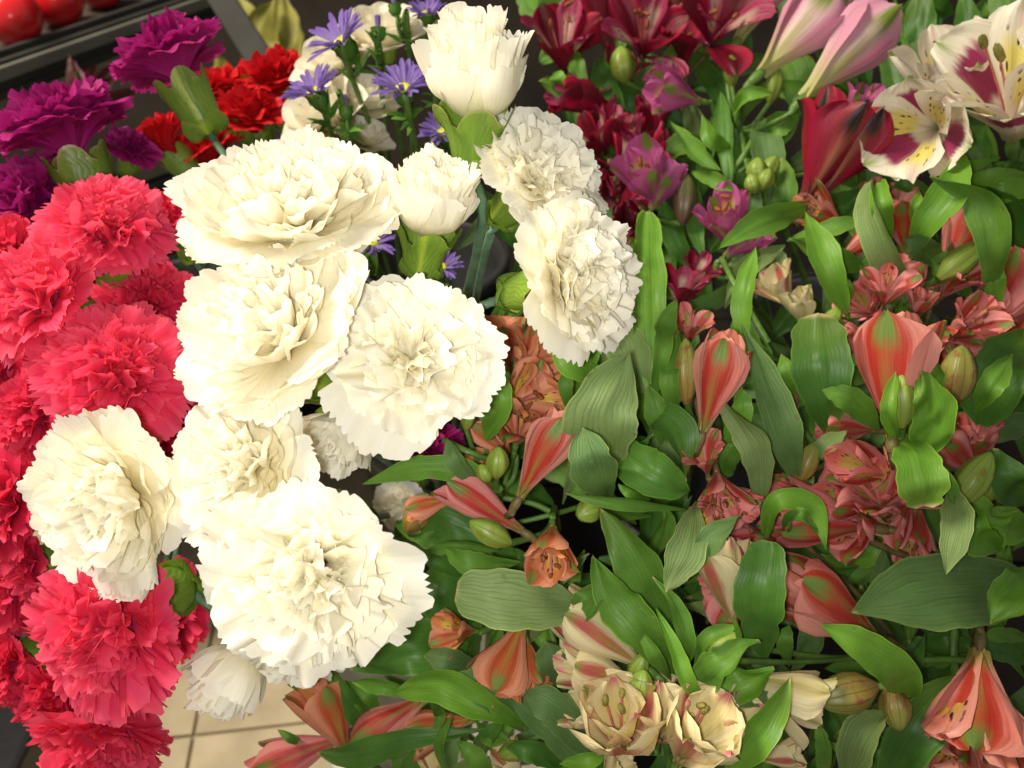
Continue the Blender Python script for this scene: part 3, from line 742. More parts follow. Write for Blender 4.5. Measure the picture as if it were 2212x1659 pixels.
for row in (
    ('coral pink carnation at the top of the pink group, under the magenta ones', 236, 492, .38, 280, 62, 52, 'fan', 31, 1.1),
    ('pink carnation peeking out between the topmost pink one and the white cluster', 398, 470, .44, 190, 80, 50, 'fan', 32, .8),
    ('pink carnation on the left edge beside the topmost pink one', 85, 640, .366, 320, 130, 58, 'fan', 33, 1.0),
    ('shaded pink carnation in the middle of the pink group beside the white cluster', 315, 655, .41, 240, 70, 60, 'fan', 34, .9),
    ('large pink carnation in the middle of the pink group above the leftmost white one', 252, 805, .362, 340, 50, 60, 'fan', 35, 1.1),
    ('dark pink carnation behind the large middle pink one at the left', 75, 890, .40, 250, 140, 60, 'fan', 36, .9),
    ('pink carnation on the left edge beside the leftmost white one', 12, 1090, .40, 290, 170, 60, 'fan', 37, .9),
    ('large pink carnation right under the leftmost white one', 235, 1365, .345, 405, 215, 70, 'fan', 38, 1.1),
    ('lowest pink carnation hanging over the tiled floor', 222, 1578, .385, 340, 268, 35, 'fan', 39, 1.0),
    ('pink carnation cut off by the left edge near the bottom', 18, 1440, .42, 220, 200, 55, 'fan', 40, .8),
    ('pink carnation on the left edge under the dark magenta one', 10, 560, .42, 240, 120, 55, 'fan', 401, .8),
    ('pink carnation wedged under the topmost pink one', 165, 610, .43, 240, 100, 60, 'fan', 402, .8),
    ('pink carnation half hidden by the left side of the brightest white one', 375, 770, .43, 250, 60, 55, 'fan', 403, .8),
    ('pink carnation half hidden above the leftmost white one', 170, 940, .43, 280, 200, 60, 'fan', 404, .8),
    ('pink carnation showing between the leftmost white one and the creamy white one', 370, 930, .42, 230, 40, 60, 'fan', 405, .8),
    ('pink carnation on the left edge level with the large middle one', -5, 800, .41, 250, 170, 60, 'fan', 406, .8),
    ('pink carnation low on the left edge above the one cut off', 20, 1260, .42, 220, 180, 60, 'fan', 407, .8),
    ('pink carnation tucked behind the large one, beside the faded white one', 375, 1310, .42, 230, 200, 65, 'fan', 408, .8),
    ('pink carnation tucked between the two lowest pink ones', 120, 1500, .42, 240, 220, 50, 'fan', 409, .8),
    ('small dark pink carnation in the gap left of the large lower one', 60, 1215, .40, 170, 180, 60, 'fan', 41, .7),
):
    l, u, v, d, dia, ang, tl, st, sd, fu = row
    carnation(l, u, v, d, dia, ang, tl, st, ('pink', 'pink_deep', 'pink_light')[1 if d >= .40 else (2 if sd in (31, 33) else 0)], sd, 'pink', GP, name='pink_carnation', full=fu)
for row in (
    ('magenta carnation standing highest, seen from the side with its green calyx', 368, 128, .475, 262, 116, 12, 'fan', 51, 'magenta', 1.0),
    ('magenta carnation below and left of the highest one, calyx showing', 138, 280, .465, 315, 108, 16, 'fan', 52, 'magenta', 1.0),
    ('dark magenta carnation on the left edge above the pink ones', 55, 440, .475, 300, 120, 45, 'fan', 53, 'magenta', .9),
    ('shaded magenta carnation between the calyx and the red carnations', 285, 320, .50, 130, 60, 30, 'fan', 54, 'magenta', .6),
):
    l, u, v, d, dia, ang, tl, st, sd, bk, fu = row
    carnation(l, u, v, d, dia, ang, tl, st, 'magenta', sd, bk, GM, name='magenta_carnation', full=fu, calyx=1.1)
for row in (
    ('magenta carnation glimpsed below the white carnation with spread petals', 930, 975, .47, 150, 300, 60, 61, 'white'),
    ('magenta carnation glimpsed between the rightmost white carnation and an orange alstroemeria', 1045, 735, .50, 110, 300, 60, 62, 'white'),
):
    l, u, v, d, dia, ang, tl, sd, bk = row
    carnation(l, u, v, d, dia, ang, tl, 'fan', 'magenta', sd, bk, GM, name='magenta_carnation', full=.7)
for row in (
    ('bright red carnation standing highest of the red ones, before the dark wall', 592, 168, .60, 185, 100, 30, 71), ('red carnation below the highest red one, above the white cluster', 548, 245, .59, 200, 80, 35, 72),
    ('red carnation seen from the side right of the magenta ones, calyx below it', 350, 312, .57, 180, 135, 8, 73), ('red carnation right behind the green calyx of the highest magenta one', 470, 195, .61, 165, 110, 30, 74),
    ('red carnation low behind the upper left white one', 445, 330, .59, 180, 120, 20, 75), ('red carnation beside the cream flowers', 655, 175, .62, 130, 70, 40, 76),
):
    l, u, v, d, dia, ang, tl, sd = row
    carnation(l, u, v, d, dia, ang, tl, 'fan', 'red', sd, 'magenta', GR, name='red_carnation', full=.7)
for row in (
    ('highest cream flower behind the asters, near the top edge', 822, 55, .54, 225, 95, 40, 81), ('cream flower left behind the highest aster', 712, 118, .54, 190, 120, 50, 82),
    ('cream flower behind the left aster, above the white cluster', 690, 232, .53, 220, 130, 50, 83), ('cream flower between the two largest asters', 800, 200, .54, 160, 80, 50, 84),
    ('dim cream flower low behind the asters', 790, 285, .54, 130, 60, 40, 85),
):
    l, u, v, d, dia, ang, tl, sd = row
    rose_bloom(l, u, v, d, dia, ang, tl, 'white_far', sd, 'aster', 'cream flowers behind the asters')


# ================================================================== asters
def aster(label, u, v, d, dia, ang, tilt, seed, tail=(0, 120), closed=False):
    rng = np.random.default_rng(seed); R = dia * (.98 if not closed else 1) * d / FPX / 2
    tilt = tilt + (14 if not closed else 0)
    ax = img_axis(ang, tilt); F = frame(ax, rng.uniform(0, 6)); O = at(u, v, d); foot = bucket_spot('aster', rng)
    t = thing('purple_aster', label, 'aster', foot, 'purple asters')
    k = .42 if not closed else .8
    q = R * k
    part('involucre', lathe_grid([(q * .15, -q * 1.5), (q * .6, -q * 1.2), (q * .85, -q * .6), (q * .8, -q * .05), (q * .9, q * .1)], F, O, 30, lambda r, z, a, kk: (r * (1 + .13 * np.cos(10 * a + kk * 9)), z)), 'dark', t, foot, O)
    if not closed:
        part('disc', lathe_grid([(q * .72, -q * .1), (q * .7, q * .15), (q * .5, q * .3), (q * .2, q * .34), (.0002, q * .33)], F, O, 24, lambda r, z, a, kk: (r * (1 + .08 * np.cos(12 * a)), z + q * .04 * np.cos(9 * a))), 'aster_disc', t, foot, O)
    n = 34 if not closed else 14
    for i in range(n):
        a0 = rng.uniform(38, 72) if not closed else 6; L = R * rng.uniform(.8, 1.08) if not closed else R * 1.2
        P = sheet(rng, L, ([0, .5, 1, 1.3], [a0, a0 + 12, a0 + rng.uniform(0, 25), a0 + 20] if not closed else [10, 4, -6, -6]),
                  ([0, .2, .7, .92, 1.0, 1.3], np.array([.5, .8, 1, .8, .35, .2]) * R * .105), cup=.5, nu=8, nv=5, crump=.012 * R)
        P = P + np.array([q * .55 if not closed else q * .25, 0, 0])
        part('ray_petal', turn(P, i * 6.283 / n + rng.normal(0, .08), F, O), 'aster', t, foot, O)
    b = O - ax * q * 1.5
    m1 = at(u + tail[0] * .5 - 6 * math.cos(ang * D2R), v + tail[1] * .5, d + .02); m2 = at(u + tail[0], v + tail[1], d + .06)
    C = [b, b - ax * .006, m1, m2, foot]
    part('stem', tube_grid(C, [.0011, .0012, .0016, .0018, .0018], 22, 7), 'stem', t, foot, O)
    cc = spline(C[:4], 16)
    for i in range(9):
        p = cc[3 + i]; dr = nrm(np.cross(cc[4 + i] - cc[3 + i], rng.normal(0, 1, 3)) + .5 * (cc[2 + i] - cc[3 + i]) / .01)
        F2 = frame(nrm(np.cross(dr, rng.normal(0, 1, 3)))); L = rng.uniform(.010, .019)
        P = sheet(rng, L, ([0, 1, 1.3], [30, 70, 80]), ([0, .4, 1, 1.3], [.0008, .0019, .0003, .0003]), nu=6, nv=4)
        F3 = frame(dr, rng.uniform(0, 6))
        part('leaf', turn(P, 0, F3, p), 'dark' if i % 2 else 'mid', t, foot, O)


aster('purple aster tilted to the left, highest of the open asters, before a cream flower', 738, 92, .47, 138, 130, 28, 91, (50, 150))
aster('widest open purple aster with its rays fanned upwards, left of the white bud', 872, 192, .455, 128, 92, 32, 92, (30, 140))
aster('purple aster at the left end, low before the cream flowers', 680, 200, .465, 124, 118, 24, 93, (50, 130))
aster('purple aster tucked behind the half open white carnation', 958, 285, .45, 100, 115, 35, 94, (20, 120))
aster('purple aster glimpsed right of the large upper left white carnation', 805, 525, .42, 90, 60, 40, 95, (10, 120))
aster('purple aster glimpsed below the half open white carnation', 955, 578, .44, 80, 90, 40, 96, (10, 100))
aster('purple aster peeking over the left shoulder of the white bud', 922, 30, .50, 80, 90, 30, 97, (20, 160))
aster('shaded purple aster behind the widest open one', 945, 165, .50, 80, 80, 30, 98, (0, 140))
aster('closed aster bud tipped purple, right of the highest aster', 817, 62, .48, 46, 92, 10, 99, (10, 160), True)
aster('closed dark aster bud low between two open asters', 746, 232, .46, 44, 95, 15, 100, (20, 90), True)
aster('closed green aster bud at the top edge before the cream flower', 852, 12, .5, 40, 100, 5, 101, (35, 160), True)


# ================================================================== alstroemerias
GA, GB, GV_, GI, GC = 'coral alstroemerias', 'burgundy alstroemerias', 'lilac and violet alstroemerias', 'ivory alstroemerias', 'cream alstroemerias'
S = stem
S('burg_top', 'burgundy alstroemeria with two open flowers showing flecked throats at the top edge', 1450, 190, 8, 'burg', GB)
S('burg_left', 'burgundy alstroemeria right of the white bud with dark wilted flowers beneath', 1260, 260, 9, 'burg', GB)
S('burg_mid', 'cluster of small burgundy alstroemeria flowers right of the upper right white carnation', 1370, 430, 8, 'burg', GB)
S('burg_big', 'crimson alstroemeria with one large closed flower bruised black towards its petal tips', 1780, 440, 6, 'burg', GB)
S('burg_low', 'deep burgundy alstroemeria glimpsed right of the tall upright leaf', 1470, 740, 8, 'burg', GB)
S('vio_top', 'violet pink alstroemeria with a half open bud under the two open burgundy flowers', 1520, 300, 6, 'violet', GV_)
S('vio_mid', 'violet pink alstroemeria whose flecked throat faces the viewer, beside the burgundy cluster', 1400, 480, 7, 'violet', GV_)
S('vio_low', 'violet pink alstroemeria with ragged open flower above the slender upright leaf', 1580, 600, 7, 'violet', GV_)
S('lilac', 'lilac alstroemeria with two long tubular flowers and pale green bases at the top right', 1600, 280, 5, 'violet', GV_)
S('vio_small', 'small violet alstroemeria peeking out behind the bruised crimson flower', 1860, 330, 7, 'violet', GV_)
S('ivory', 'ivory alstroemeria with burgundy blotches at the top right corner', 2120, 400, 6, 'violet', GI)
S('coral_mid', 'coral alstroemeria with an upright closed flower and green bud right of the large veined leaf', 1520, 940, 5, 'coral', GA, True)
S('coral_right', 'coral alstroemeria with the large striped upright flower and crumpled bright leaf at the right', 1940, 990, 4, 'coral', GA, True)
S('coral_edge', 'coral alstroemeria cut off by the right edge above the broad dark leaf', 2160, 850, 6, 'coral', GA)
S('coral_up', 'coral alstroemeria half hidden by twisted leaves under the ivory one', 1960, 640, 7, 'coral', GA)
S('rose_curl', 'rose pink alstroemeria with shrivelled curled flower below the upright coral one', 1560, 1130, 6, 'coral', GA)
S('rose_heap', 'rose pink alstroemeria with a heap of crumpled flowers below the large striped one', 1960, 1190, 6, 'coral', GA, True)
S('rose_side', 'rose pink alstroemeria pointing left behind the large striped flower', 1950, 960, 7, 'coral', GA)
S('rose_far', 'rose alstroemeria with green striped bud below the crumpled bright leaf', 2140, 1100, 6, 'coral', GA, True)
S('orange_left', 'orange alstroemeria with a closed red striped flower left of the large veined leaf', 1080, 1060, 5, 'cream', GA)
S('orange_low', 'orange alstroemeria open towards the viewer with a long red tube beside it', 1200, 1110, 5, 'cream', GA)
S('orange_down', 'orange alstroemeria hanging downwards under the broad pale leaf', 1130, 1300, 6, 'cream', GA)
S('coral_tube', 'large coral alstroemeria behind the upright dark leaf, its tapering tube pointing right', 1950, 1410, 6, 'coral', GA, True)
S('cream_low', 'cream and pink alstroemeria with wide open cups at the bottom edge', 1440, 1470, 5, 'cream', GC)
S('cream_side', 'pale cream alstroemeria facing right beside the striped olive buds', 1640, 1540, 6, 'coral', GC)
S('cream_far', 'small cream alstroemeria among upright leaves right of the long grey green leaf', 1760, 760, 7, 'coral', GC)
S('coral_hang', 'coral alstroemeria nodding downwards at the lower right corner', 2140, 1330, 5, 'coral', GA, True)
S('coral_floor', 'coral alstroemeria with half closed flowers over the tiled floor at the bottom', 760, 1650, 6, 'cream', GA)
S('cream_edge', 'cream alstroemeria with its tip just showing at the bottom edge', 1000, 1720, 6, 'cream', GC)

# flowers: key, u, v, layer, length px, angle, tilt, openness, colour, seed
f = flower
f('burg_top', 1392, 95, 3, 160, 100, 76, .82, 'burg', 1, 4, spin=.4); f('burg_top', 1545, 65, 2, 175, 80, 74, .78, 'burg', 2, 4, spin=1.2, W=1.15)
f('burg_top', 1300, 15, 5, 190, 100, 10, .25, 'burg', 3); f('burg_top', 1460, 20, 6, 150, 90, 30, .6, 'burg', 31)
f('burg_left', 1215, 115, 5, 165, 100, 52, .62, 'burg', 4, 3, spin=.2); f('burg_left', 1240, 200, 5, 120, 190, 15, .25, 'burg', 5); f('burg_left', 1275, 215, 6, 120, 160, 10, .2, 'burg', 6)
f('burg_left', 1340, 150, 8, 120, 60, 30, .5, 'burg', 66)
for i, (a_, b_, c_) in enumerate(((1320, 280, 70), (1375, 300, 120), (1290, 320, 160), (1350, 350, 60), (1410, 255, 100), (1330, 390, 200), (1405, 330, 20), (1300, 380, 240), (1360, 430, 290))):
    f('burg_mid', a_, b_, 5 + i % 3, 105, c_, 30, .5 + .05 * (i % 4), 'burg', 7 + i, 2)
f('burg_big', 1780, 325, 0, 235, 72, 10, .24, 'burgred', 20, W=1.15, spin=.9, ruf=1.5); f('burg_big', 1835, 330, .6, 215, 58, 8, .3, 'burgred', 21, W=1.1, ruf=1.6)
f('burg_low', 1470, 645, 5, 110, 80, 35, .6, 'burg', 22); f('burg_low', 1500, 600, 7, 90, 60, 35, .6, 'burg', 23)
f('vio_top', 1462, 205, 2, 130, 175, 22, .22, 'violet', 24, W=1.2); f('vio_mid', 1395, 385, 3, 160, 130, 48, .24, 'violet', 25, 3, W=1.2)
f('vio_low', 1568, 480, 3, 165, 120, 42, .42, 'violet', 26, 3, W=1.1); f('vio_small', 1862, 235, 3, 120, 70, 35, .45, 'violet', 27, 2)
f('lilac', 1730, 70, 0, 240, 45, 4, .10, 'lilac', 28, W=1.2, spin=.2); f('lilac', 1822, 120, 1, 250, 47, 2, .12, 'lilac', 29, W=1.15, spin=.9); f('lilac', 1650, -10, 2, 220, 60, 5, .1, 'lilac', 30)
f('ivory', 1990, 280, -1, 235, 200, 42, .55, 'ivory', 32, 0, W=1.45, spin=.2); f('ivory', 2190, 240, -1, 300, 130, 48, .68, 'ivory', 33, 2, W=1.35, spin=.6)
f('ivory', 2050, 180, .5, 230, 110, 35, .42, 'ivory', 34, 2, W=1.2); f('ivory', 2110, 120, 4, 150, 80, 15, .2, 'ivory', 35, W=1.1)
f('coral_mid', 1548, 825, -1, 235, 76, 8, .06, 'coral', 36, W=1.05, spin=.55); f('coral_mid', 1490, 720, 3, 90, 95, 40, .6, 'rose', 37, 2)
f('coral_right', 1934, 812, -2, 280, 91, 8, .05, 'coral', 38, W=1.25, spin=.2)
f('coral_right', 1908, 640, 1, 110, 110, 45, .60, 'rose', 39, 3); f('coral_right', 2050, 620, 2, 130, 70, 48, .62, 'rose', 40, 2); f('coral_right', 2088, 700, 0, 140, 60, 58, .55, 'rose', 41, 5)
f('coral_right', 1985, 660, 1, 80, 85, 30, .5, 'rose', 411, 3)
f('coral_edge', 2185, 650, 1, 210, 55, 15, .3, 'rose', 42, W=1.35)
f('coral_up', 1775, 460, 2, 120, 160, 20, .4, 'coral', 43, 2); f('coral_up', 1945, 475, 3, 150, 110, 20, .3, 'coral', 44, W=1.2); f('coral_up', 2070, 525, 1.5, 165, 70, 10, .15, 'coral', 45, W=1.15); f('coral_up', 1850, 530, 3, 110, 40, 10, .2, 'coral', 451)
f('rose_curl', 1520, 990, 0, 110, 115, 40, .55, 'rose', 46); f('rose_curl', 1555, 1065, 0, 130, 265, 45, .55, 'rose', 47, 5)
f('rose_heap', 1870, 1010, 0, 165, 160, 25, .35, 'rose', 48, 2, W=1.2); f('rose_heap', 1825, 1085, 1, 175, 165, 20, .25, 'rose', 49, 3, W=1.1); f('rose_heap', 1770, 1120, 2, 250, 170, 4, .12, 'rose', 50, W=.95); f('rose_heap', 1935, 1110, 1, 130, 200, 30, .45, 'rose', 51, 5)
f('rose_heap', 1720, 1075, 3, 140, 165, 12, .25, 'rose', 511, 0)
f('rose_side', 1825, 920, 2, 150, 172, 8, .16, 'rose', 52, W=1.0); f('rose_side', 1700, 880, 4, 110, 120, 10, .15, 'rose', 53)
f('rose_far', 2065, 980, 2, 160, 140, 10, .2, 'rose', 54)
f('orange_left', 1170, 985, -1, 215, 62, 6, .05, 'coral', 55, W=.95, spin=.5); f('orange_left', 1150, 830, 4, 170, 20, 35, .55, 'orange', 56, W=1.4); f('orange_left', 1120, 930, 3, 150, 80, 45, .7, 'orange', 57, 2, W=1.25)
f('orange_left', 1085, 975, 4, 110, 150, 50, .7, 'orange', 58, 2); f('orange_left', 1090, 740, 5, 140, 100, 20, .5, 'orange', 581, W=1.3)
f('orange_low', 1190, 1185, -2, 150, 262, 58, .30, 'orange', 59, 4, W=1.3); f('orange_low', 1045, 1090, 0, 210, 145, 2, .03, 'rose', 60, W=.75); f('orange_low', 930, 1095, 3, 110, 200, 10, .2, 'orange', 601)
f('orange_down', 1095, 1425, 0, 175, 245, 15, .32, 'orange', 61, 0, W=1.35); f('orange_down', 985, 1360, 1, 110, 160, 40, .5, 'orange', 62, 0, W=1.2); f('orange_down', 1150, 1500, 3, 130, 230, 10, .3, 'orange', 63)
f('coral_tube', 1780, 1310, 1.5, 300, 150, 6, .10, 'coral', 64, W=1.15, spin=1.0); f('coral_tube', 1620, 1240, 2, 170, 175, 35, .6, 'rose', 65, 5); f('coral_tube', 1570, 1255, 1, 210, 100, 10, .16, 'cream', 67, W=1.0)
f('cream_low', 1300, 1375, 0, 240, 143, 5, .03, 'cream', 68, W=.85, spin=.5); f('cream_low', 1285, 1450, 0, 190, 160, 8, .12, 'cream', 69, W=1.0)
f('cream_low', 1335, 1570, -2, 225, 100, 36, .27, 'cream', 70, 3, W=1.8, spin=.6, ruf=1.8); f('cream_low', 1505, 1590, -2, 220, 72, 34, .30, 'cream', 71, 3, W=1.8, spin=.5, ruf=1.8); f('cream_low', 1425, 1490, 1, 90, 80, 15, .2, 'cream', 72)
f('cream_side', 1695, 1500, 0, 200, 340, 12, .28, 'ivorybud', 73, W=1.15); f('cream_side', 1680, 1630, 2, 110, 20, 20, .3, 'cream', 74)
f('cream_far', 1735, 665, 2, 110, 110, 25, .3, 'ivorybud', 75); f('cream_far', 1685, 625, 5, 120, 130, 25, .4, 'cream', 76)
f('coral_hang', 2110, 1530, -.5, 260, 252, 24, .48, 'coral', 77, 5, W=1.6, spin=.6, ruf=1.8)
f('coral_floor', 710, 1540, 0, 215, 112, 8, .16, 'orange', 78, W=1.05); f('coral_floor', 845, 1560, 1, 190, 215, 4, .02, 'coral', 79, W=.95); f('coral_floor', 640, 1630, 1, 230, 200, 2, .05, 'rose', 80, W=.7); f('coral_floor', 950, 1570, 2, 150, 190, 10, .2, 'orange', 81)
f('cream_edge', 935, 1660, 1, 100, 95, 20, .3, 'cream', 82); f('cream_edge', 1330, 1680, -3, 120, 60, 20, .3, 'ivorybud', 83); f('cream_edge', 1105, 1655, 2, 110, 120, 20, .3, 'cream', 84)

for i, (k_, u_, v_, z_, l_, an_, t_, o_, m_) in enumerate((
        ('rose_heap', 1900, 1060, 0, 140, 120, 40, .5, 'rose'), ('rose_heap', 1850, 1140, 1.5, 150, 190, 30, .4, 'rose'), ('rose_heap', 1960, 1060, 1, 120, 60, 40, .5, 'rose'), ('rose_heap', 1975, 1150, 2, 130, 240, 30, .4, 'rose'),
        ('coral_right', 1870, 660, 2, 110, 150, 40, .5, 'rose'), ('coral_right', 1950, 610, 3, 110, 90, 40, .5, 'rose'), ('coral_right', 2130, 660, 2, 130, 30, 40, .45, 'rose'), ('coral_right', 2040, 740, 1.5, 130, 300, 45, .5, 'rose'), ('coral_right', 1840, 740, 2, 120, 160, 20, .3, 'rose'),
        ('rose_curl', 1590, 1080, 1, 110, 320, 45, .5, 'rose'), ('rose_curl', 1530, 1110, 1, 100, 220, 45, .5, 'coral'), ('coral_edge', 2200, 740, 2, 150, 30, 30, .4, 'coral'), ('coral_up', 1900, 440, 3.5, 110, 100, 30, .4, 'coral'),
        ('orange_left', 1110, 870, 2.5, 150, 30, 50, .6, 'orange'), ('orange_left', 1160, 780, 4, 160, 60, 35, .5, 'orange'), ('orange_down', 1060, 1470, 1, 130, 230, 25, .4, 'orange'), ('orange_down', 1140, 1440, 1, 130, 275, 25, .35, 'orange'),
        ('coral_tube', 1640, 1190, 3, 160, 190, 25, .4, 'rose'), ('coral_tube', 1600, 1290, 2.2, 140, 200, 25, .5, 'rose'), ('rose_far', 2090, 960, 3, 140, 100, 25, .35, 'rose'), ('coral_hang', 2170, 1570, .5, 210, 285, 25, .5, 'coral'), ('coral_hang', 2060, 1620, 1, 150, 230, 30, .5, 'coral'),
        ('cream_low', 1420, 1560, -1, 160, 95, 35, .45, 'cream'), ('cream_low', 1270, 1540, 0, 130, 140, 25, .4, 'cream'), ('cream_low', 1580, 1560, -.5, 150, 40, 30, .4, 'cream'), ('burg_top', 1480, 110, 6, 150, 90, 50, .6, 'burg'), ('burg_left', 1260, 70, 8, 130, 60, 40, .5, 'burg'),
        ('burg_mid', 1300, 250, 8, 110, 120, 30, .5, 'burg'), ('burg_mid', 1390, 470, 9, 120, 200, 30, .5, 'burg'), ('vio_low', 1610, 520, 4, 120, 40, 40, .3, 'violet'), ('vio_mid', 1430, 400, 4, 120, 70, 35, .2, 'violet'), ('vio_top', 1440, 180, 3, 100, 150, 35, .2, 'violet'))):
    f(k_, u_, v_, z_, l_, an_, t_, o_, m_, 300 + i, (3 if i % 2 else 0), W=1.3, ruf=1.7)

# buds: key, u, v, layer, length, width, angle
for r_ in (('coral_mid', 1482, 795, 0, 130, 55, 92, 5, 'budred'), ('coral_right', 1948, 860, -3, 110, 55, 95, 10, 'bud'), ('coral_right', 2068, 805, 0, 120, 78, 85, 10, 'budred'), ('coral_up', 2080, 560, 0, 110, 60, 40, 5, 'bud'),
           ('orange_left', 1075, 996, -1, 66, 50, 85, 15, 'bud'), ('orange_left', 1046, 1020, -1, 42, 36, 120, 20, 'bud'), ('orange_left', 1013, 895, 1, 60, 32, 80, 5, 'bud'), ('orange_left', 1040, 806, 3, 60, 40, 75, 5, 'budred'),
           ('orange_low', 1055, 1148, -1, 95, 55, 150, 8, 'bud'), ('orange_low', 1268, 1105, 0, 60, 52, 200, 40, 'bud'), ('orange_low', 905, 1105, 4, 90, 60, 60, 10, 'budred'), ('rose_far', 2105, 1030, -1, 125, 70, 60, 8, 'bud'),
           ('rose_far', 2145, 1040, 0, 80, 45, 75, 10, 'bud'), ('cream_side', 1822, 1500, 0, 130, 84, 190, 8, 'budred'), ('cream_side', 1935, 1535, 0, 85, 66, 275, 15, 'budred'), ('cream_low', 1380, 1440, 0, 70, 45, 70, 20, 'bud'),
           ('cream_low', 1385, 1480, -1, 75, 55, 80, 15, 'bud'), ('coral_tube', 1562, 1395, -1, 90, 50, 40, 10, 'bud'), ('lilac', 1636, 365, 2, 50, 45, 90, 10, 'bud'), ('lilac', 1655, 385, 2, 44, 40, 70, 10, 'bud'), ('lilac', 1625, 395, 2, 40, 36, 110, 10, 'bud'),
           ('lilac', 1672, 180, 2, 70, 40, 80, 10, 'bud'), ('lilac', 1580, 150, 3, 60, 36, 95, 10, 'bud'), ('burg_mid', 1480, 425, 4, 100, 50, 85, 5, 'buddark'), ('burg_top', 1345, 135, 4, 70, 55, 100, 10, 'bud'),
           ('rose_heap', 1745, 995, 2, 85, 50, 70, 8, 'budred'), ('rose_heap', 1690, 830, 3, 80, 46, 100, 5, 'budred'), ('vio_small', 1665, 360, 3, 50, 40, 60, 10, 'bud'), ('cream_far', 1798, 690, 2, 60, 40, 60, 10, 'bud'), ('cream_low', 1115, 1620, 1, 70, 44, 20, 10, 'bud')):
    bud(*r_)

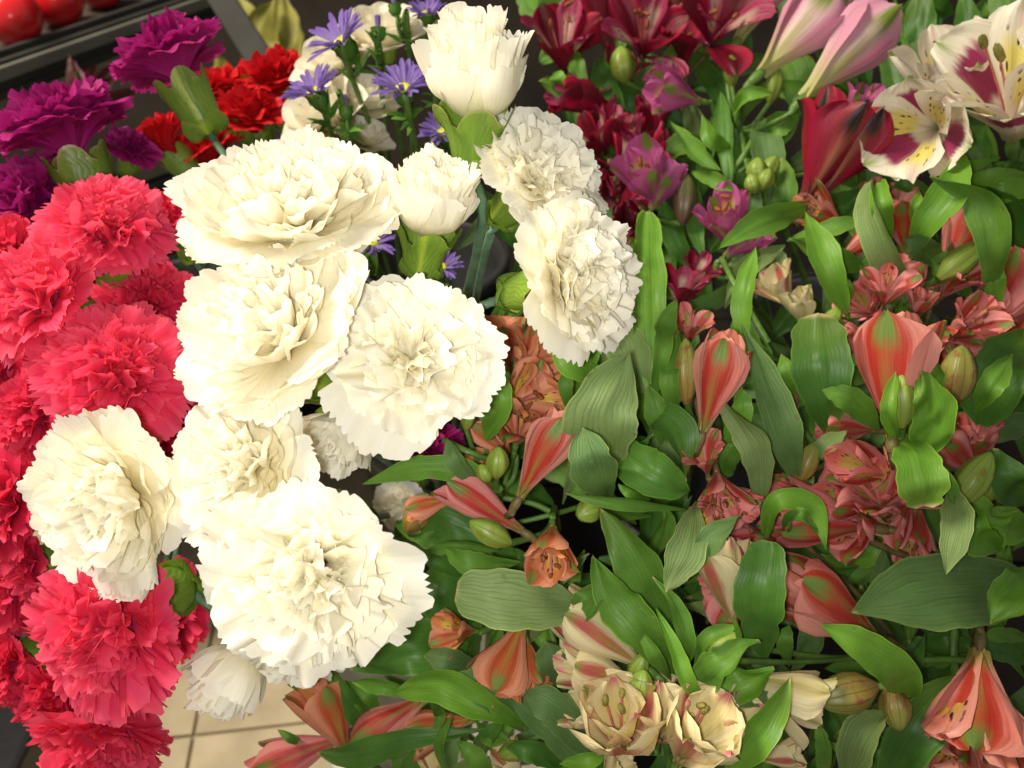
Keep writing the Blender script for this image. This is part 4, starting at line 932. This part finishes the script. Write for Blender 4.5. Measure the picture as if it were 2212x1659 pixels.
# the leaves one can pick out: key, base -> tip points (u, v, layer), width px, material, roll, roll at tip, shape, cup, wave, fold
for r_ in (
    # around the burgundy and violet ones
    ('burg_low', [(1412, 880, 3), (1400, 660, 0), (1395, 462, -1)], 88, 'bright', 12, -5, 'b', .25, .03),
    ('burg_low', [(1405, 890, 3), (1428, 770, -1), (1440, 700, -1), (1462, 645, -1)], 52, 'mid', -20, 30, 'a', .3, .05),
    ('burg_low', [(1390, 870, 4), (1360, 770, 2), (1335, 690, 2)], 105, 'pale', 10, 10, 'a', .1, .03),
    ('vio_low', [(1775, 435, 3), (1660, 476, 0), (1552, 537, -1)], 74, 'mid', 25, -15, 'a', .25, .03),
    ('vio_mid', [(1448, 262, 3), (1500, 325, 1), (1557, 368, 0)], 46, 'mid', 40, 5, 'a', .5, .04), ('vio_mid', [(1492, 372, 3), (1540, 385, 1), (1588, 412, 1)], 40, 'mid', 10, 20, 'a', .3, .03),
    ('vio_top', [(1583, 250, 3), (1612, 208, 1), (1668, 200, 1)], 38, 'bright', 40, 0, 'a', .4, .05), ('vio_top', [(1580, 420, 5), (1565, 300, 4), (1558, 195, 4)], 48, 'dark', 10, 0, 'a'),
    ('burg_left', [(1350, 235, 7), (1310, 180, 6), (1290, 125, 6)], 62, 'dark', 0, 20, 'a'), ('burg_left', [(1180, 120, 9), (1195, 40, 8), (1240, -20, 9)], 95, 'dark', 0, 20, 'a'), ('burg_left', [(1210, 60, 8), (1150, 20, 8), (1120, -40, 9)], 60, 'mid', 0, 20, 'a'),
    ('burg_top', [(1330, 120, 5), (1345, 80, 4), (1340, 25, 4)], 36, 'mid', 20, 0, 'a'), ('burg_top', [(1455, 180, 5), (1445, 140, 4), (1450, 100, 4)], 40, 'mid', 0, 20, 'a'), ('burg_left', [(1260, 180, 6), (1215, 185, 4), (1165, 175, 4)], 55, 'mid', 0, 20, 'a'),
    ('burg_left', [(1200, 200, 6), (1205, 175, 3), (1200, 155, 3)], 40, 'bright', 0, 20, 'a'),
    ('lilac', [(1700, 420, 6), (1660, 330, 4), (1640, 250, 4)], 75, 'grey', 10, -20, 'a'), ('lilac', [(1640, 300, 5), (1680, 270, 3), (1730, 250, 3)], 60, 'mid', 30, 0, 'a'), ('lilac', [(1590, 330, 5), (1540, 300, 3), (1515, 250, 3)], 46, 'bright', 0, 40, 'a'),
    ('lilac', [(1650, 500, 6), (1700, 430, 4), (1690, 340, 4)], 64, 'mid', 30, 0, 'a'), ('lilac', [(1520, 560, 7), (1500, 480, 6), (1510, 400, 6)], 50, 'dark', 0, 0, 'a'),
    ('ivory', [(1985, 130, 8), (1990, 60, 7), (1985, -30, 7)], 78, 'dark', 10, 0, 'a'), ('ivory', [(2010, 300, 9), (1950, 200, 9), (1900, 60, 9)], 70, 'dark', 20, 0, 'a'), ('ivory', [(2050, 180, 9), (2090, 80, 9), (2080, -20, 9)], 60, 'dark', 20, 0, 'a'),
    ('ivory', [(2150, 90, 9), (2160, 20, 9), (2140, -40, 9)], 50, 'mid', 20, 0, 'a'), ('ivory', [(1890, 365, 3), (1945, 395, 2), (2012, 412, 2)], 42, 'dark', 30, 0, 'a'),
    ('ivory', [(2060, 400, 3), (2140, 385, 1), (2230, 380, 1)], 46, 'bright', 30, 30, 'n'), ('ivory', [(2100, 440, 3), (2160, 415, 1), (2240, 405, 1)], 60, 'bright', 20, 30, 'n'),
    # leaves under the ivory one
    ('coral_up', [(1960, 650, 3), (1905, 520, -1), (1868, 392, -2)], 88, 'pale', 10, 35, 'b', .3, .04), ('coral_up', [(1925, 520, 1), (1905, 450, -2), (1900, 392, -2)], 52, 'bright', -30, 20, 'b', .3, .04),
    ('coral_up', [(1965, 560, 2), (2005, 480, -1), (2055, 410, -2), (2080, 316, -2)], 90, 'bright', 20, -10, 'a', .3, .03), ('coral_up', [(2128, 660, 2), (2145, 540, -2), (2120, 430, -3), (2010, 378, -3)], 92, 'mid', -30, 25, 'a', .2, .04),
    ('coral_edge', [(2240, 600, 4), (2170, 470, 2), (2110, 395, 2)], 125, 'dark', 10, 0, 'a'), ('coral_up', [(1835, 690, 2), (1785, 570, -1), (1738, 458, -1)], 76, 'bright', 10, -20, 'a', .25, .03),
    ('coral_up', [(1700, 520, 2), (1790, 495, 0), (1868, 472, 0)], 48, 'mid', 30, 20, 'a'), ('coral_up', [(1880, 590, 3), (1790, 550, 1), (1706, 512, 1)], 74, 'mid', 10, 30, 'a'), ('coral_up', [(1972, 500, 2), (1978, 450, 0), (1986, 408, 0)], 28, 'bright', 20, 20, 'a'),
    ('coral_up', [(2030, 570, 3), (1990, 530, 0), (1950, 515, 0)], 62, 'grey', 0, 20, 'o'), ('coral_up', [(1835, 660, 3), (1830, 625, 1), (1820, 598, 1)], 32, 'bright', 0, 0, 'a'), ('coral_right', [(1930, 660, 4), (1900, 590, 2), (1885, 540, 2)], 90, 'mid', 0, 0, 'a'),
    ('coral_up', [(2090, 640, 3), (2050, 580, 1), (2010, 560, 1)], 80, 'mid', 0, 0, 'a'),
    # round the rightmost white carnation and the big veined leaf
    ('orange_left', [(1278, 880, 2), (1282, 815, -1), (1226, 780, -3), (1196, 712, -4)], 64, 'bright', -20, 25, 'a', .35, .03),
    ('orange_low', [(1300, 1012, 1), (1298, 900, -3), (1362, 760, -4)], 172, 'pale', 10, -5, 'o', .08, .02), ('orange_low', [(1318, 1090, 2), (1280, 1010, -4), (1259, 924, -4.4)], 108, 'grey', -5, 5, 'a', .12, .02),
    ('coral_mid', [(1400, 880, 2), (1460, 930, 0), (1478, 1040, 0)], 96, 'dark', -20, 20, 'o', .2, .04), ('coral_mid', [(1320, 960, 2), (1400, 1020, -.5), (1495, 1062, 0)], 118, 'dark', 15, -10, 'o', .2, .04),
    ('coral_mid', [(1480, 1100, 1), (1350, 1085, -1), (1222, 1068, -1)], 38, 'mid', 25, 10, 'a', .4, .03), ('coral_mid', [(1405, 1080, 2), (1370, 1065, -.5), (1335, 1046, -.5)], 34, 'bright', 25, 10, 'a', .4, .03),
    ('coral_mid', [(1612, 780, 3), (1604, 650, 0), (1632, 531, -1)], 56, 'bright', 25, -5, 'a', .3, .03), ('coral_mid', [(1462, 905, 2), (1447, 820, 0), (1466, 715, 0)], 52, 'mid', 10, 10, 'a', .3, .03),
    ('rose_heap', [(1725, 1060, 3), (1680, 900, 0), (1600, 700, 1)], 88, 'grey', 10, -10, 'a', .15, .03), ('rose_curl', [(1640, 1110, 2), (1632, 960, -1), (1534, 846, -1)], 82, 'pale', -15, 30, 'a', .2, .05),
    ('coral_mid', [(1570, 960, 2), (1600, 890, 0), (1598, 838, 0)], 58, 'bright', 20, 0, 'o'), ('rose_curl', [(1560, 1030, 3), (1580, 980, 1), (1600, 950, 1)], 64, 'mid', 20, 0, 'o'), ('coral_mid', [(1430, 960, 3), (1420, 900, 1), (1400, 830, 1)], 60, 'mid', 20, 0, 'a'),
    ('orange_left', [(1235, 900, 3), (1222, 840, 1), (1228, 790, 1)], 36, 'mid', 0, 0, 'a'), ('orange_left', [(1050, 950, 1), (1072, 870, -1), (1058, 796, -1)], 80, 'bright', 5, -10, 'b', .15, .05),
    ('orange_left', [(1085, 1060, 1), (1000, 1020, -1), (900, 1012, -2), (783, 1046, -2)], 68, 'mid', -25, 10, 'o', .2, .03), ('orange_left', [(1050, 1060, 1), (990, 1005, -2), (966, 948, -2)], 46, 'grey', 20, -20, 'a', .3, .05),
    # right: around the large striped flower
    ('coral_right', [(1790, 935, 2), (1775, 800, 0), (1765, 685, 0)], 142, 'dark', 5, -8, 'b', .1, .03), ('coral_right', [(1900, 930, 1), (1845, 870, -1.5), (1776, 843, -1.5)], 70, 'mid', 0, 25, 'a', .25, .02),
    ('coral_right', [(1990, 985, -2), (2020, 890, -4), (1985, 800, -4)], 104, 'bright', 0, 10, 'o', .25, .16), ('coral_right', [(1940, 965, -1), (1924, 890, -3.4), (1936, 805, -3)], 42, 'bright', 25, 0, 'a', .5, .03), ('coral_right', [(2000, 860, -2), (2025, 825, -3.6), (2018, 780, -3)], 40, 'bright', 20, 0, 'a', .4),
    ('coral_right', [(1950, 935, -1), (1985, 1010, -4), (2000, 1100, -4)], 120, 'bright', 20, -15, 'b', .12, .04), ('coral_right', [(2055, 1050, -2), (2068, 1120, -4), (2044, 1241, -4)], 72, 'pale', -10, 20, 'a', .2, .03), ('coral_right', [(1975, 980, -2), (2040, 1040, -3.6), (2062, 1090, -3.6)], 52, 'mid', 40, 10, 'n', .2),
    ('coral_edge', [(2120, 920, 2), (2160, 800, .5), (2250, 720, 1)], 150, 'dark', 10, -5, 'o', .12, .03), ('coral_edge', [(2108, 890, 1), (2142, 830, -1), (2190, 763, -1)], 64, 'bright', 10, -10, 'a', .2, .03), ('coral_edge', [(2140, 700, 2), (2150, 620, 0), (2140, 550, 0)], 50, 'bright', 20, 0, 'n', .2, .03),
    ('rose_far', [(2230, 1080, 2), (2180, 1040, -1), (2160, 970, -1)], 100, 'dark', 20, -20, 'o', .3, .12), ('rose_far', [(2050, 1120, 1), (2100, 1090, -1), (2145, 1120, -1), (2200, 1100, -1)], 60, 'bright', 40, -10, 'a', .3, .08), ('rose_far', [(2080, 1060, 1), (2100, 1150, -1), (2160, 1190, 0)], 84, 'bright', 10, 0, 'o', .3, .06),
    ('rose_far', [(2230, 1150, 2), (2180, 1120, 0), (2130, 1100, 0)], 60, 'bright', 10, 0, 'a'), ('coral_right', [(1715, 870, 3), (1700, 810, 1), (1688, 765, 1)], 40, 'bright', 10, 0, 'a'), ('rose_heap', [(1740, 960, 3), (1705, 930, 1), (1665, 900, 1)], 50, 'mid', 10, 0, 'a'),
    ('rose_heap', [(1650, 1170, 2), (1680, 1085, -1), (1760, 1098, -1), (1785, 1185, -1)], 56, 'bright', 30, -25, 'o', .4, .08), ('rose_heap', [(1690, 1150, 2), (1720, 1120, -1.5), (1770, 1150, -1.5)], 46, 'mid', 0, 40, 'a', .4, .06), ('rose_side', [(1740, 985, 3), (1780, 965, 1), (1830, 930, 1)], 44, 'pale', 0, 40, 'a'),
    ('rose_far', [(2260, 900, 4), (2190, 920, 3), (2120, 960, 3)], 60, 'grey', 0, 0, 'a'),
    # middle bottom
    ('orange_down', [(1250, 1310, 0), (1130, 1300, -2), (985, 1277, -3)], 136, 'pale', 0, 5, 'b', .10, .04), ('orange_down', [(1200, 1370, 1), (1262, 1310, -1), (1295, 1256, 0)], 78, 'mid', 40, 10, 'o', .3, .05),
    ('cream_low', [(1440, 1360, 2), (1385, 1230, 0), (1295, 1095, 0)], 116, 'mid', 8, -12, 'o', .2, .05), ('cream_low', [(1460, 1475, 2), (1390, 1370, -1), (1330, 1290, -1), (1278, 1205, -1)], 112, 'mid', -8, 15, 'a', .22, .05),
    ('rose_curl', [(1505, 1085, 1), (1485, 1180, -1.5), (1438, 1278, -1.5)], 92, 'pale', 15, -10, 'a', .2, .03), ('rose_curl', [(1480, 1220, -.5), (1540, 1165, -1.8), (1602, 1114, -2)], 66, 'grey', -30, 20, 'a', .2, .03),
    ('cream_low', [(1478, 1450, 1), (1485, 1395, -1), (1462, 1320, -1.5), (1412, 1245, -1.5)], 50, 'mid', 30, -30, 'a', .4, .08), ('cream_low', [(1550, 1545, 0), (1492, 1480, -2), (1460, 1410, -2.2), (1420, 1314, -2)], 44, 'bright', 20, -10, 'a', .4, .03), ('cream_low', [(1450, 1470, 1), (1420, 1420, -1), (1372, 1350, -1)], 36, 'mid', 30, 0, 'a', .4, .03),
    ('coral_tube', [(1650, 1420, 1), (1640, 1300, -1.5), (1660, 1168, -1.5)], 120, 'dark', 5, -10, 'b', .15, .02), ('coral_tube', [(1497, 1485, 0), (1556, 1440, -2.5), (1630, 1368, -2.5)], 90, 'mid', -10, 20, 'o', .3, .07), ('coral_tube', [(1500, 1440, 0), (1530, 1380, -2), (1590, 1352, -2.2)], 40, 'mid', 40, 0, 'a', .4, .05), ('coral_tube', [(1600, 1400, -1), (1595, 1370, -2), (1582, 1330, -3)], 16, 'bright', 0, 0, 'a'),
    ('cream_side', [(1510, 1490, 1), (1600, 1485, -1), (1672, 1442, -1)], 92, 'bright', -10, 20, 'o', .2, .04), ('cream_side', [(1690, 1500, 1), (1620, 1512, -1.2), (1552, 1530, -1.2)], 40, 'pale', 20, 0, 'a', .2), ('cream_side', [(1560, 1700, -1), (1635, 1585, -3), (1708, 1464, -3)], 88, 'bright', 10, -35, 'a', .35, .02),
    ('orange_down', [(1222, 1490, 2), (1195, 1430, .5), (1178, 1385, .5)], 82, 'grey', 0, 10, 'a', .15, .03), ('cream_low', [(1270, 1640, 1), (1210, 1540, -.5), (1134, 1490, -.5)], 92, 'grey', 5, -10, 'a', .12, .03), ('cream_low', [(1260, 1660, 2), (1180, 1570, .3), (1090, 1480, .3)], 66, 'grey', 5, -10, 'n', .12, .03),
    ('cream_edge', [(1215, 1650, 2), (1150, 1620, 0), (1090, 1615, 0)], 58, 'dark', 0, 20, 'o', .2, .04), ('cream_low', [(1310, 1620, 0), (1275, 1642, -1), (1206, 1650, -1)], 38, 'bright', 25, 0, 'a', .3, .03), ('coral_tube', [(1705, 1440, 3), (1695, 1390, 1), (1705, 1350, 1)], 40, 'mid', 0, 0, 'a'),
    # left bottom, under the white ones
    ('orange_low', [(1075, 1190, 2), (990, 1180, 0), (910, 1192, 0)], 36, 'mid', 25, 5, 'a', .3, .03), ('orange_down', [(1125, 1215, 2), (1025, 1218, -.5), (957, 1185, -.5)], 58, 'mid', -25, 20, 'a', .3, .03), ('orange_down', [(1010, 1250, 3), (950, 1215, 1), (894, 1184, 1)], 42, 'dark', 0, 20, 'a', .3, .03),
    ('orange_low', [(1080, 1180, 5), (960, 1140, 4), (850, 1130, 5)], 120, 'dark', 0, 0, 'o'), ('orange_down', [(1010, 1350, 4), (960, 1290, 2), (900, 1250, 3)], 130, 'dark', 0, 0, 'o', .2, .04), ('orange_down', [(1010, 1400, 3), (880, 1400, 0), (755, 1450, 0)], 124, 'dark', -10, 10, 'o', .2, .05), ('orange_down', [(1000, 1340, 4), (900, 1350, 3), (810, 1390, 3)], 110, 'dark', 0, 10, 'o', .2, .05),
    ('orange_down', [(1035, 1445, 2), (970, 1425, -.5), (915, 1418, -.5)], 58, 'grey', 0, 10, 'a', .15, .02), ('orange_down', [(1140, 1570, 2), (1040, 1520, -1), (950, 1480, -1), (850, 1497, 0)], 88, 'bright', 10, -30, 'a', .3, .04), ('orange_down', [(900, 1500, 1), (830, 1480, -.2), (758, 1474, 0)], 44, 'bright', 30, 20, 'a', .4, .03), ('orange_down', [(1130, 1580, 2), (1060, 1500, -.3), (970, 1458, -.2)], 78, 'grey', 5, 0, 'a', .1, .02),
    ('coral_floor', [(800, 1580, 2), (755, 1515, 0), (705, 1435, 0)], 66, 'dark', 0, 20, 'n', .2, .03), ('coral_floor', [(720, 1500, 2), (670, 1490, 0), (618, 1480, 0)], 26, 'mid', 0, 20, 'a'), ('coral_floor', [(660, 1610, 2), (630, 1595, 0), (598, 1576, 0)], 24, 'mid', 0, 20, 'a'), ('coral_floor', [(1050, 1575, 1), (880, 1600, -1), (760, 1632, -1), (686, 1625, -1)], 70, 'dark', -20, 15, 'a', .2, .03),
    ('coral_floor', [(820, 1570, 3), (790, 1510, 1), (745, 1470, 2)], 64, 'mid', 0, 0, 'a'), ('cream_edge', [(975, 1690, 1), (948, 1610, -1), (978, 1540, -1)], 26, 'mid', 30, -30, 'a', .5), ('cream_edge', [(1070, 1690, 1), (1030, 1640, -.5), (988, 1602, -.5)], 50, 'mid', 20, 0, 'a', .3), ('cream_edge', [(930, 1520, 2), (950, 1545, -.3), (940, 1574, -.3)], 30, 'mid', 0, 0, 'a'),
    ('coral_floor', [(640, 1720, 1), (600, 1680, 0), (545, 1645, 0)], 50, 'mid', 0, 0, 'a'), ('cream_edge', [(1030, 1560, 3), (1060, 1590, 1), (1100, 1600, 1)], 50, 'mid', 0, 0, 'a'), ('cream_edge', [(1010, 1650, 3), (1050, 1600, 1), (1090, 1560, 1)], 50, 'dark', 0, 0, 'a'), ('cream_edge', [(860, 1700, 3), (900, 1650, 2), (960, 1600, 2)], 70, 'dark', 0, 0, 'a'),
    # lower right
    ('coral_hang', [(2230, 1270, 2), (2030, 1280, 0), (1838, 1325, 0)], 182, 'grey', 6, -6, 'o', .10, .03), ('coral_hang', [(2250, 1230, 1), (2190, 1290, -1), (2140, 1345, -1)], 104, 'bright', -10, 20, 'o', .3, .08), ('coral_tube', [(1968, 1505, 0), (1935, 1450, -2), (1860, 1400, -2.5), (1774, 1348, -2)], 104, 'bright', 20, -15, 'o', .3, .03),
    ('coral_hang', [(1820, 1720, 2), (1855, 1600, 0), (1918, 1535, 0)], 84, 'pale', -30, 30, 'a', .4, .03), ('coral_hang', [(1900, 1720, 3), (1980, 1580, .6), (2075, 1455, .6)], 124, 'dark', 5, -10, 'a', .15, .02), ('coral_hang', [(2230, 1440, 4), (2150, 1400, 3), (2070, 1385, 3)], 60, 'dark', 0, 0, 'a'),
    ('coral_hang', [(2080, 1150, 3), (2140, 1160, 1), (2160, 1200, 1)], 60, 'bright', 0, 0, 'o'), ('coral_hang', [(2240, 1120, 3), (2190, 1150, 1), (2140, 1150, 1)], 60, 'bright', 0, 0, 'a'), ('cream_side', [(1775, 1720, 3), (1780, 1620, 1), (1765, 1560, 1)], 40, 'mid', 20, 0, 'a'), ('cream_side', [(1830, 1690, 4), (1880, 1620, 3), (1900, 1580, 3)], 80, 'dark', 20, 0, 'a'),
    ('coral_hang', [(2230, 1380, 3), (2170, 1370, 2), (2120, 1380, 2)], 40, 'mid', 20, 0, 'a'),
):
    leaf(*r_)

# stems that show between the leaves, part of their plants
for key, pts, rr_, m in (('coral_hang', [(2115, 1427, 4), (2050, 1425, 4), (1960, 1427, 5)], .0021, 'stem'), ('coral_hang', [(2062, 1360, 4.5), (2060, 1420, 4.4), (2063, 1480, 5)], .0024, 'stem'), ('coral_tube', [(2090, 1490, 3), (2020, 1480, 2), (1960, 1500, 1)], .0016, 'stem'),
                         ('lilac', [(1583, 372, 5), (1610, 330, 4), (1640, 280, 4)], .0022, 'stem'), ('lilac', [(1595, 372, 5), (1625, 345, 4.6), (1650, 300, 4.4)], .0018, 'stem'), ('rose_far', [(2075, 890, 4), (2100, 960, 3.5), (2160, 1060, 5)], .0028, 'stem'),
                         ('rose_heap', [(1860, 1160, 3), (1960, 1200, 2.4), (2080, 1210, 3)], .0022, 'brownstem'), ('vio_low', [(1560, 560, 4), (1590, 620, 2.5), (1660, 740, 4)], .0018, 'stem'), ('orange_left', [(960, 952, 0), (1010, 975, -1), (1070, 1000, 1)], .0016, 'stem')):
    t_, foot_, N_, _ = STEMS[key]
    W_ = [pt(*p) for p in pts]
    part('side_stem', tube_grid(W_, [rr_, rr_ * .9, rr_], 12, 8), m, t_, foot_, W_[0])

# deeper leaves closing the bunches, mostly dark green to paint shade into gaps
rg = np.random.default_rng(77)
keys = [k for k in STEMS if k not in ('olive', 'dred')]
nfill = 0
while nfill < 280:
    u, v = rg.uniform(880, 2260), rg.uniform(-20, 1720)
    if v < 420 and u < 1160: continue
    if v > 1400 and u < 800: continue
    if u < 1050 and v < 1130: continue
    k = min(keys, key=lambda q: math.hypot(STEMS[q][3][0] - u, STEMS[q][3][1] - v))
    z = rg.uniform(7, 17)
    a = rg.normal(90, 55) * D2R; L = rg.uniform(150, 280) * (.8 if v < 400 else 1)
    du, dv_ = math.cos(a) * L / 2, -math.sin(a) * L / 2
    leaf(k, [(u - du, v - dv_, z + 2), (u + rg.normal(0, 18), v + rg.normal(0, 18), z), (u + du, v + dv_, z + rg.uniform(-1.5, 1.5))], rg.uniform(42, 92),
         ('dark', 'mid', 'dark', 'dark', 'grey')[nfill % 5], rg.uniform(-45, 45), rg.uniform(-45, 45), 'a' if nfill % 3 else 'o', .2, .04, seed=nfill)
    nfill += 1
# nearer, narrower leaves that fill between the flowers
while nfill < 410:
    u, v = rg.uniform(960, 2260), rg.uniform(150, 1700)
    if v < 560 and u < 1420: continue
    if u < 1130 and v < 1150: continue
    if v > 1400 and u < 900: continue
    k = min(keys, key=lambda q: math.hypot(STEMS[q][3][0] - u, STEMS[q][3][1] - v))
    z = rg.uniform(3.2, 6)
    a = rg.normal(95, 60) * D2R; L = rg.uniform(120, 230)
    du, dv_ = math.cos(a) * L / 2, -math.sin(a) * L / 2
    leaf(k, [(u - du, v - dv_, z + 2.5), (u + rg.normal(0, 22), v + rg.normal(0, 22), z), (u + du, v + dv_, z + rg.uniform(-1.5, 2))], rg.uniform(34, 66),
         ('mid', 'bright', 'mid', 'pale', 'dark', 'grey')[nfill % 6], rg.uniform(-50, 50), rg.uniform(-60, 60), 'a', .3, .06, seed=nfill)
    nfill += 1
